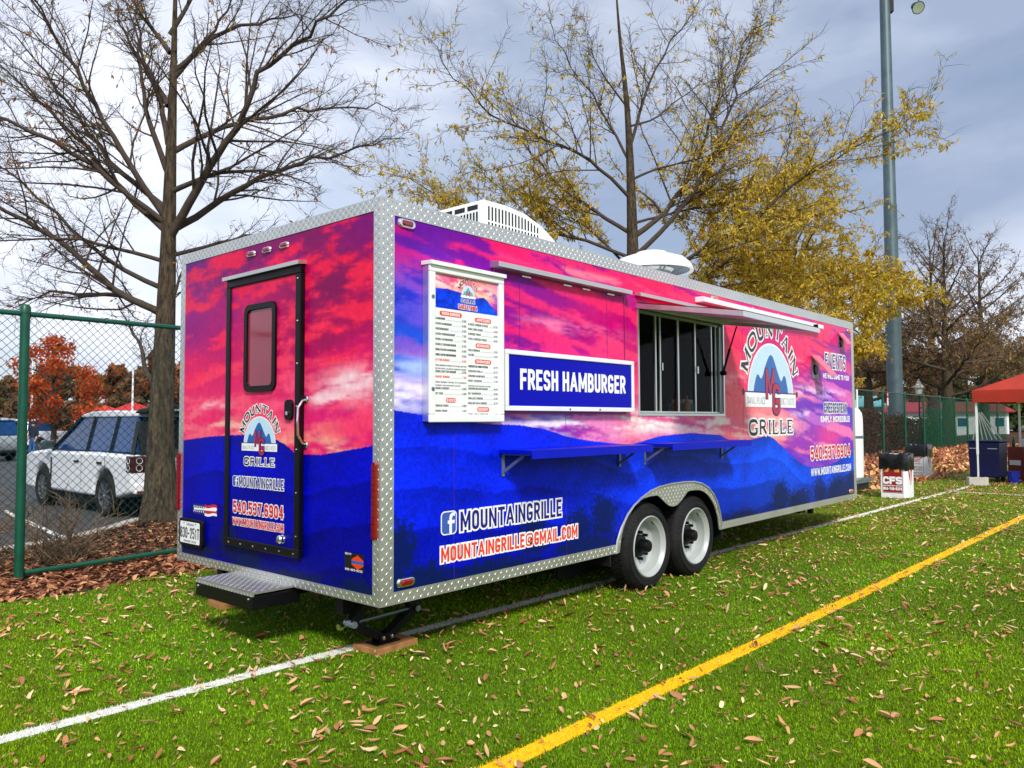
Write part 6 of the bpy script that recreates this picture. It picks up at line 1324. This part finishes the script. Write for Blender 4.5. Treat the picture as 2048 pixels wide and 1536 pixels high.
pa = MB().lathe([(0, 0), (.10, 0), (.135, .28), (.145, .285), (.145, .295), (.125, .295), (.095, .02), (0, .02)], 20).build('pail', pm('blue_pail', (16, 34, 150), .4), None, smooth=True); pa.location = (18.45, -.36, 0); tag(pa, 'small blue pail on the turf in front of the brown carton', 'pail')
MB().tube([(-.14, 0, .27), (-.1, .0, .1), (0, -.15, .08), (.1, 0, .1), (.14, 0, .27)], .004, 6).build('pail_handle', M['steel'], pa)
kx_ = MB().box(-.25, .25, -.3, .3, 0, .72).build('black_case', M['black'], None, bevel=.01); kx_.location = (19.3, -.95, 0); tag(kx_, 'black case standing under the red canopy beside the pail', 'case'); MB().box(-.255, -.245, -.305, -.28, .02, .72).build('case_corner', M['alu'], kx_)

# ------------------------------------------------------------------ carton litter bins
def litter_box(loc, rz, label, kind):
    root = thing('litter_box', label, 'litter bin', loc, rz, 'white carton litter boxes'); a, dp, h = .47, .50, .84
    c = .05; poly = [(0, 0), (0, -a + c), (c, -a), (dp - c, -a), (dp, -a + c), (dp, 0)]
    MB().prism(poly, lambda x, y: (x, y, 0), lambda x, y: (x, y, h)).build('box', M['white'], root, bevel=.004)
    fm = lambda u, v, d=0: (-d, -u, v); rsd = lambda u, v, d=0: (u, -a - d, v)
    if kind == 1:
        decal('sign_panel', [(.03, .10), (.395, .10), (.395, .70), (.03, .70)], fm, .0015, M['maroon'], root)
        frame4(MB(), fm, .04, .385, .11, .69, .004, .002, .003).build('sign_border', M['txt_white'], root)
        lettering('sign_text', 'CFS', root, fm, .055, .27, .145, .315, .27, layers=[(0, M['txt_white'])], d0=.003, wid=1.6)
        lettering('sign_text', 'CONTAINER FIRST SERVICES', root, fm, .05, .228, .024, .325, .2, layers=[(0, M['txt_white'])], d0=.003)
        lettering('sign_text', '804-748-8324', root, fm, .05, .155, .058, .325, .2, layers=[(0, M['txt_white'])], d0=.003)
        for q in ([(.07, .50), (.13, .50), (.20, .62), (.20, .69), (.17, .69)], [(.26, .50), (.34, .50), (.335, .60), (.30, .58), (.24, .64), (.22, .60)]): decal('sign_emblem', q, fm, .003, M['gold'], root)
    else:
        frame4(MB(), fm, .05, .40, .12, .78, .008, .0008, .002).build('panel_border', M['black'], root)
        for k, rr in enumerate((.115, .085, .05)):
            cx, cy = .235, .56; ring(MB(), [(cx + rr * 1.2 * math.cos(t), cy + rr * math.sin(t)) for t in np.linspace(0, 6.28, 33)[:-1]], [(cx + (rr - .016) * 1.2 * math.cos(t), cy + (rr - .016) * math.sin(t)) for t in np.linspace(0, 6.28, 33)[:-1]], fm, .0008, .002).build('ring_emblem', M['txt_orange'] if k % 2 else M['maroon'], root)
        for k, z in enumerate((.40, .34, .25, .19)): lettering('panel_text', ['COUNTY', 'WASTE', 'RECYCLE', 'HERE'][k], root, fm, .12 if k < 2 else .16, z, .04, .2, .2, layers=[(0, M['maroon'])], d0=.002)
    q = [(.12, .62), (.17, .62), (.2, .45), (.22, .55), (.27, .55), (.27, .6), (.44, .6), (.44, .545), (.36, .545), (.30, .3), (.25, .3), (.30, .545), (.235, .5), (.2, .36)]
    decal('side_emblem', [(.07, .60), (.13, .60), (.18, .44), (.21, .52), (.255, .52), (.185, .32)], rsd, .0015, M['maroon'], root)
    decal('side_emblem', [(.22, .545), (.43, .60), (.43, .545), (.36, .53), (.27, .26), (.225, .25), (.30, .52), (.235, .505)], rsd, .0018, M['txt_red'], root)
    # bag folded over the rim
    per = [(x, y) for x, y in poly]; L_ = []; 
    for i in range(len(per)):
        p0, p1 = per[i], per[(i + 1) % len(per)]; k = max(2, int(math.hypot(p1[0] - p0[0], p1[1] - p0[1]) / .035))
        for j in range(k): L_.append((p0[0] + (p1[0] - p0[0]) * j / k, p0[1] + (p1[1] - p0[1]) * j / k))
    n = len(L_); cx, cy = dp / 2, -a / 2; g = np.random.default_rng(kind); wr = g.random((8, n)); V = []; F = []
    dropf = lambda x, y: .235 + .03 * math.sin(5 * x + 9 * y + kind) + .05 * max(0, -y / a)
    for lv, (o_, zz_) in enumerate([(.93, h - .25), (.955, h - .02), (.985, h + .012), (1.03, h + .008), (1.075, h - .06), (1.085, h - .13), (1.07, None)]):
        for i, (x, y) in enumerate(L_):
            k = o_ + (.075 * (wr[lv, i] - .45) if lv > 2 else 0); z = zz_ if zz_ is not None else h - dropf(x, y) - .06 * wr[7, i]
            V.append((cx + (x - cx) * k, cy + (y - cy) * k, z + (.045 * (wr[lv, (i * 3) % n] - .5) if lv in (2, 3, 4, 5) else 0)))
    for lv in range(6):
        for i in range(n): F.append((lv * n + i, lv * n + (i + 1) % n, (lv + 1) * n + (i + 1) % n, (lv + 1) * n + i))
    F.append(tuple(range(n))); MB().add(V, F).build('bag', M['bag'], root, smooth=60)
litter_box((13.16, 1.01, 0), 0, 'white litter box with maroon lettered panel and black bag by the touchline', 1)
litter_box((19.3, 2.15, 0), R(-3), 'white litter box with ringed emblem and black bag farther off on the leaves', 2)

# ------------------------------------------------------------------ poles, banner, far structures
pole = thing('floodlight_pole', 'tall galvanised floodlight pole standing behind the far fence', 'light pole', (42.2, 8.7, 0))
MB().lathe([(.42, 0), (.40, 1), (.385, 7.5), (.39, 7.6), (.36, 7.7), (.335, 13), (.34, 13.1), (.315, 13.2), (.25, 27.5), (0, 27.6)], 20).build('shaft', pm('weathered_pole_steel', (84, 102, 108), .5, .4, .2, 2), pole, smooth=True)
MB().box(-3.2, 3.2, -.08, .08, 26.0, 26.16).build('crossarm', M['steel'], pole).rotation_euler = (0, 0, YAW - math.pi / 2)
MB().box(.22, .42, -.15, .15, 23.85, 24.6).build('junction_box', M['black'], pole).rotation_euler = (0, 0, YAW - math.pi / 2)
def flood(x, z):
    ax = MB(); ax.lathe([(.06, -.32), (.2, -.28), (.27, .0), (.34, .22), (.33, .23), (.0, .14)], 18, (0, 0, 0), 'y'); o = ax.build('floodlight', M['black'], pole, smooth=True)
    MB().lathe([(.31, .222), (.0, .21)], 18, (0, 0, 0), 'y').build('flood_glass', M['lamp_clear'], o); MB().beam((0, 0, .3), (0, -.05, 1.9 if z < 25 else .6), .06, .06).build('flood_bracket', M['steel'], o)
    MB().beam((-.34, .1, 0), (.34, .1, 0), .03, .05).build('visor_rib', M['black'], o)
    d = Vector((math.sin(YAW), -math.cos(YAW), 0)); p = d * x; o.location = (p.x, p.y, z); o.rotation_euler = (R(-38), 0, YAW + math.pi / 2)
for x, z in ((1.75, 24.15), (-1.75, 25.2), (2.9, 25.2), (-2.9, 25.2)): flood(x, z)
bnr = MB().prism([(0, 0), (.24, 0), (.24, .62), (0, .62)], lambda a, c: (a, 0, c), lambda a, c: (a, -.006, c)).build('number_banner', M['maroon'], None); bnr.location = (30.35, float(fence_y(30.35)) - .06, 2.0); tag(bnr, 'small maroon banner with a white numeral hanging on the far fence', 'banner')
lettering('numeral', '6', bnr, lambda u, v, d=0: (u, -.006 - d, v), .06, .07, .3, .12, .22, layers=[(0, M['txt_white'])], d0=.002); lettering('banner_text', 'LOT', bnr, lambda u, v, d=0: (u, -.006 - d, v), .05, .46, .08, .14, .2, layers=[(0, M['txt_white'])], d0=.002)
lp = thing('lamp_post', 'dark lamp post with white lantern cap beyond the far fence', 'lamp post', (51.7, 9.9, 0))
MB().lathe([(.12, 0), (.1, .3), (.05, .4), (.045, 2.9), (.07, 3.0)], 12).build('shaft', M['black'], lp, smooth=True); MB().lathe([(.08, 3.0), (.2, 3.1), (.24, 3.55)], 14).build('lantern_glass', M['lamp_clear'], lp, smooth=True); MB().lathe([(.36, 3.52), (.34, 3.6), (.16, 3.78), (.05, 4.0), (0, 4.1)], 14).build('lantern_cap', M['white'], lp, smooth=True)
def mast(loc, h, label):
    r_ = thing('lamp_mast', label, 'lamp mast', loc, 0, 'white masts in the car park'); MB().lathe([(.26, 0), (.25, .8), (.1, .82), (.06, h)], 12).build('shaft', M['white'], r_, smooth=True); MB().box(-.6, .6, -.12, .12, h, h + .12).build('lamp_head', M['white'], r_, bevel=.02)
mast((26.9, 67.5, -.13), 8.2, 'white lamp mast in the car park right of the red canopies'); mast((16.0, 58.0, -.13), 7.2, 'slim white lamp mast rising through the orange maple')
def far_building(loc, rz, L_, D, H, roofm, wallm, label, n):
    r_ = thing('low_building', label, 'building', loc, rz); MB().box(-L_ / 2, L_ / 2, 0, D, 0, H).build('wall', wallm, r_); MB().prism([(-.5, H), (D / 2, H + 1.0), (D + .5, H), (D + .5, H - .12), (-.5, H - .12)], lambda a, c: (-L_ / 2 - .4, a, c), lambda a, c: (L_ / 2 + .4, a, c)).build('roof', roofm, r_)
    for k in range(n):
        x = -L_ / 2 + (k + .5) * L_ / n; wn_ = MB().box(x - .5, x + .5, -.03, -.002, .8, H - .6).build('window', M['white'], r_); MB().box(x - .42, x + .42, -.036, -.031, .88, H - .68).build('pane', M['car_glass'], wn_)
far_building((84, 17.5, -.13), R(-55), 16, 6, 2.4, M['maroon'], M['white'], 'low white building with maroon roof beyond the far fence', 9)
far_building((74, 21.0, -.13), R(-50), 5, 4, 2.9, M['teal'], M['teal'], 'small teal hut beyond the far fence shrubs', 4)
far_building((0.5, 84, -.13), R(12), 26, 9, 3.4, M['car_silver'], M['white'], 'long pale building behind the distant car park', 12)

# ------------------------------------------------------------------ turf fibres
M['blade'] = attr_mat('turf_fibre', 'col', .6, .12, .1, 2, .25)
g = np.random.default_rng(99)
def camspace(n, d0, d1, half):
    d = d0 * (d1 / d0) ** g.random(n); s = g.uniform(-half, half, n) * d
    return np.stack([CAMP.x + DEP[0] * d + LAT[0] * s, CAMP.y + DEP[1] * d + LAT[1] * s], 1), d
P2, d = camspace(760000, 2.4, 20, 1.0)
k = P2[:, 1] < turf_edge(P2[:, 0]) + .10 * np.sin(P2[:, 0] * 2.1) + .06 * np.sin(P2[:, 0] * 5.3) - .02 + g.normal(size=len(d)) * .03
P2, d = P2[k], d[k]; n = len(d)
az = g.random(n) * 6.283; hgt = g.uniform(.008, .017, n) * (1 + d * .02); wd = .0019 * (1 + d * .26); lean = g.uniform(.1, .75, n)
ax_, ay_ = np.cos(az), np.sin(az)
base = np.concatenate([P2, np.zeros((n, 1))], 1); side = np.stack([-ay_, ax_, 0 * ax_], 1) * wd[:, None]; tip = base + np.stack([ax_ * lean * hgt, ay_ * lean * hgt, hgt], 1)
V = np.stack([base - side, base + side, tip], 1).reshape(-1, 3)
big = fbm(P2[:, 0] * .9, P2[:, 1] * .9, 3, 2); fine = g.random(n)
hue = fbm(P2[:, 0] * .5 + 9, P2[:, 1] * .5, 4, 17)
cg = np.array(lin((118, 156, 6))) * (.35 + 1.2 * big)[:, None] * (.5 + 1.0 * fine)[:, None] * (1 + (hue - .5)[:, None] * np.array([.9, .1, .2])) + (fine[:, None] > .84) * np.array([.075, .075, .014])
jit = g.normal(size=n) * .009
wm = np.abs(P2[:, 1] - line_white(P2[:, 0]) + jit) < .056; wm &= (P2[:, 0] < 17)
ym = np.abs(P2[:, 1] - line_yellow(P2[:, 0]) + jit) < .06; xm = (np.abs(P2[:, 0] - 15.33 - (P2[:, 1] - .34) * .0268) < .05) & (P2[:, 1] < .34)
cg[wm | xm] = np.array(lin((226, 228, 216))) * (.75 + .35 * fine[wm | xm])[:, None]; cg[ym] = np.array(lin((255, 212, 10))) * (.75 + .4 * fine[ym])[:, None]
o = npmesh('turf_fibres', V, np.arange(3 * n).reshape(-1, 3), M['blade'], None, {'col': np.repeat(cg, 3, 0)}); tag(o, 'short green artificial turf fibres of the playing field', 'turf', kind='stuff')

# ------------------------------------------------------------------ fallen leaves
M['dry'] = attr_mat('dry_leaf', 'col', .65, .3, .25, 30, .15)
def leaf_template(wr, curl, fold, twist):
    rows = [(.0, 0), (.22, .75), (.5, 1), (.78, .68), (1, 0)]; V = []; 
    for t, w_ in rows:
        x = t - .5; z = curl * (x * x * 4) * .22 + .02; b_ = twist * x
        if w_ == 0: V.append((x, .03 * twist, z + .0)); continue
        for s_ in (-1, 0, 1): V.append((x, s_ * w_ * wr / 2 + .08 * math.sin(3 * x) * twist, z + abs(s_) * fold * wr * .5 * w_ + s_ * b_ * .1))
    F = [(0, 1, 2), (0, 2, 3)]
    for r_ in range(2):
        a = 1 + 3 * r_; F += [(a, a + 3, a + 1), (a + 1, a + 3, a + 4), (a + 1, a + 4, a + 2), (a + 2, a + 4, a + 5)]
    F += [(7, 10, 8), (8, 10, 9)]
    return np.array(V), np.array(F)
TMP = [leaf_template(w_, c_, f_, t_) for w_, c_, f_, t_ in [(.24, .3, .5, .4), (.2, .9, .9, -.7), (.32, -.1, .4, .2), (.22, 1.5, .7, 1.1), (.3, .5, 1.4, -.5), (.17, .3, .8, 1.2)]]
TMB = [leaf_template(w_, c_, f_, t_) for w_, c_, f_, t_ in [(.5, .5, .6, .4), (.42, .9, .9, -.5), (.6, .2, .4, .3), (.45, -.3, .8, -.6)]]
LC = np.array([lin(c) for c in [(226, 182, 134), (208, 152, 104), (186, 126, 84), (238, 206, 160), (216, 166, 120), (160, 98, 62)]])
LB = np.array([lin(c) for c in [(176, 116, 78), (200, 142, 98), (140, 84, 56), (214, 162, 116), (156, 98, 74), (120, 70, 50)]])
def scatter(name, P, size, tmps, cols, label, z0=.012, tilt=.25):
    n = len(P); a = g.random(n) * 6.283; tx, ty = g.normal(size=n) * tilt, g.normal(size=n) * tilt; vi = g.integers(len(tmps), size=n); VV, FF, CC = [], [], []; off = 0
    for t_, (tvv, tf) in enumerate(tmps):
        k = np.where(vi == t_)[0]; m = len(k)
        if not m: continue
        q = tvv[None] * size[k][:, None, None]; c_, s_ = np.cos(a[k])[:, None], np.sin(a[k])[:, None]
        z = q[..., 2] + q[..., 0] * tx[k][:, None] + q[..., 1] * ty[k][:, None]; z = z - z.min(1, keepdims=True)
        W_ = np.stack([P[k, 0:1] + q[..., 0] * c_ - q[..., 1] * s_, P[k, 1:2] + q[..., 0] * s_ + q[..., 1] * c_, z + z0], -1)
        VV.append(W_.reshape(-1, 3)); FF.append((tf[None] + (np.arange(m) * len(tvv))[:, None, None]).reshape(-1, 3) + off); off += m * len(tvv)
        cc = cols[g.integers(len(cols), size=m)] * g.uniform(.7, 1.25, m)[:, None]; CC.append(np.repeat(cc, len(tvv), 0))
    o = npmesh(name, np.concatenate(VV), np.concatenate(FF), M['dry'], None, {'col': np.concatenate(CC)}); tag(o, label, 'leaves', kind='stuff')
    return o
# leaves on the turf, clumped
n = 80000; Q = np.stack([g.uniform(-4, 34, n), g.uniform(-9, 4.0, n)], 1)
dens = fbm(Q[:, 0] * 1.3, Q[:, 1] * 1.3, 4, 12, .7); keep = g.random(n) < np.clip((dens - .36) * 2.6 + .18, .2, 1) * .72
Q = Q[keep]; rel = Q - np.array([CAMP.x, CAMP.y]); dd = rel @ DEP[:2]; ss = rel @ LAT[:2]; ok = (dd > 2.3) & (np.abs(ss) < 1.1 * dd + .8); Q, dd, ss = Q[ok], dd[ok], ss[ok]
k = (Q[:, 0] > .1) & (Q[:, 0] < 8.5) & (Q[:, 1] > .4) & (Q[:, 1] < 2.5); drop = k & (g.random(len(Q)) < .5)
drop |= (np.abs(Q[:, 0] - .4) < .24) & (np.abs(Q[:, 1] - .43) < .2)
Q, dd, ss = Q[~drop], dd[~drop], ss[~drop]
vis = (np.abs(ss) < .64 * dd) & (dd > 3.45) & ~((Q[:, 0] > 0) & (Q[:, 0] < 8.6) & (Q[:, 1] > -.1))
order = np.argsort(np.where(vis, dd, 1e9)); near = order[:300]; rest = order[300:]
scatter('fallen_leaves', Q[rest], (.03 + .065 * g.random(len(rest)) ** 1.6) * (1 + dd[rest] * .012), TMP, LC, 'many small dry tan leaves strewn over the turf', .016)
bits = np.stack([g.uniform(-4, 22, 26000), g.uniform(-8, 3.9, 26000)], 1); rb = bits - np.array([CAMP.x, CAMP.y]); bits = bits[(rb @ DEP[:2] > 2.5) & (np.abs(rb @ LAT[:2]) < .9 * (rb @ DEP[:2]))]
scatter('leaf_crumbs', bits, g.uniform(.012, .04, len(bits)), TMB, LC, 'tiny crumbs of dry leaf scattered between the turf fibres', .014, .6)
leaf_me = []
for i, (tvv, tf) in enumerate(TMP * 2):
    me = bpy.data.meshes.new('fallen_leaf'); me.from_pydata([tuple(v) for v in tvv], [], [tuple(int(q) for q in f) for f in tf]); c = LC[i % len(LC)]; at = me.color_attributes.new('col', 'FLOAT_COLOR', 'POINT')
    at.data.foreach_set('color', np.tile(np.array([*(c * (1.1 if i < 6 else .85)), 1]), len(tvv)).astype(np.float32)); me.shade_smooth(); me.materials.append(M['dry']); leaf_me.append(me)
for i in near:
    o = bpy.data.objects.new('fallen_leaf', leaf_me[int(g.integers(len(leaf_me)))]); COL.objects.link(o)
    sc = .038 + .072 * g.random() ** 1.5; o.location = (Q[i, 0], Q[i, 1], .020); o.scale = (sc, sc, sc); o.rotation_euler = (g.normal() * .3, g.normal() * .18, g.random() * 6.28)
    tag(o, 'single dry curled tan leaf lying loose on the turf foreground', 'leaf', 'loose leaves on the near turf')
# thick litter on the planting strip and along the far fence
n = 20000; Q = np.stack([g.uniform(-3.2, 5.5, n), g.uniform(3.7, 9.5, n)], 1); e = turf_edge(Q[:, 0]) + .10 * np.sin(Q[:, 0] * 2.1) + g.normal(size=n) * .16
ky = kerb_y(Q[:, 0]); far_f = np.clip((ky - Q[:, 1]) / 1.6, .25, 1); Q = Q[(Q[:, 1] > e) & (Q[:, 1] < ky - .05) & (g.random(n) < far_f)]
scatter('leaf_litter', Q, g.uniform(.045, .105, len(Q)), TMB, LB, 'thick brown leaf litter under the fence beside the trailer', -.008, .22)
n = 16000; Q = np.stack([g.uniform(9, 50, n), 6.5 - 5.2 * g.random(n) ** 1.5], 1); Q = Q[(Q[:, 1] > 1.2 + 2.5 * np.exp(-(Q[:, 0] - 9) / 3))]
scatter('leaf_litter', Q, g.uniform(.08, .17, len(Q)), TMB, LB * 1.35, 'orange brown leaf litter along the far fence beyond the litter boxes', .008, .5)
# bark mulch chips around the oak
n = 5000; a = g.random(n) * 6.283; r_ = 2.4 * np.sqrt(g.random(n)); Q = np.stack([2.3 + r_ * np.cos(a), 7.3 + r_ * np.sin(a)], 1); Q = Q[(Q[:, 1] < kerb_y(Q[:, 0]) - .05) & (Q[:, 1] > 5.2)]
scatter('bark_mulch', Q, g.uniform(.04, .1, len(Q)), TMP, np.array([lin(c) for c in [(70, 42, 28), (88, 54, 36), (54, 34, 24), (120, 76, 50)]]), 'dark bark mulch around the bare oak trunk', -.008, .4)
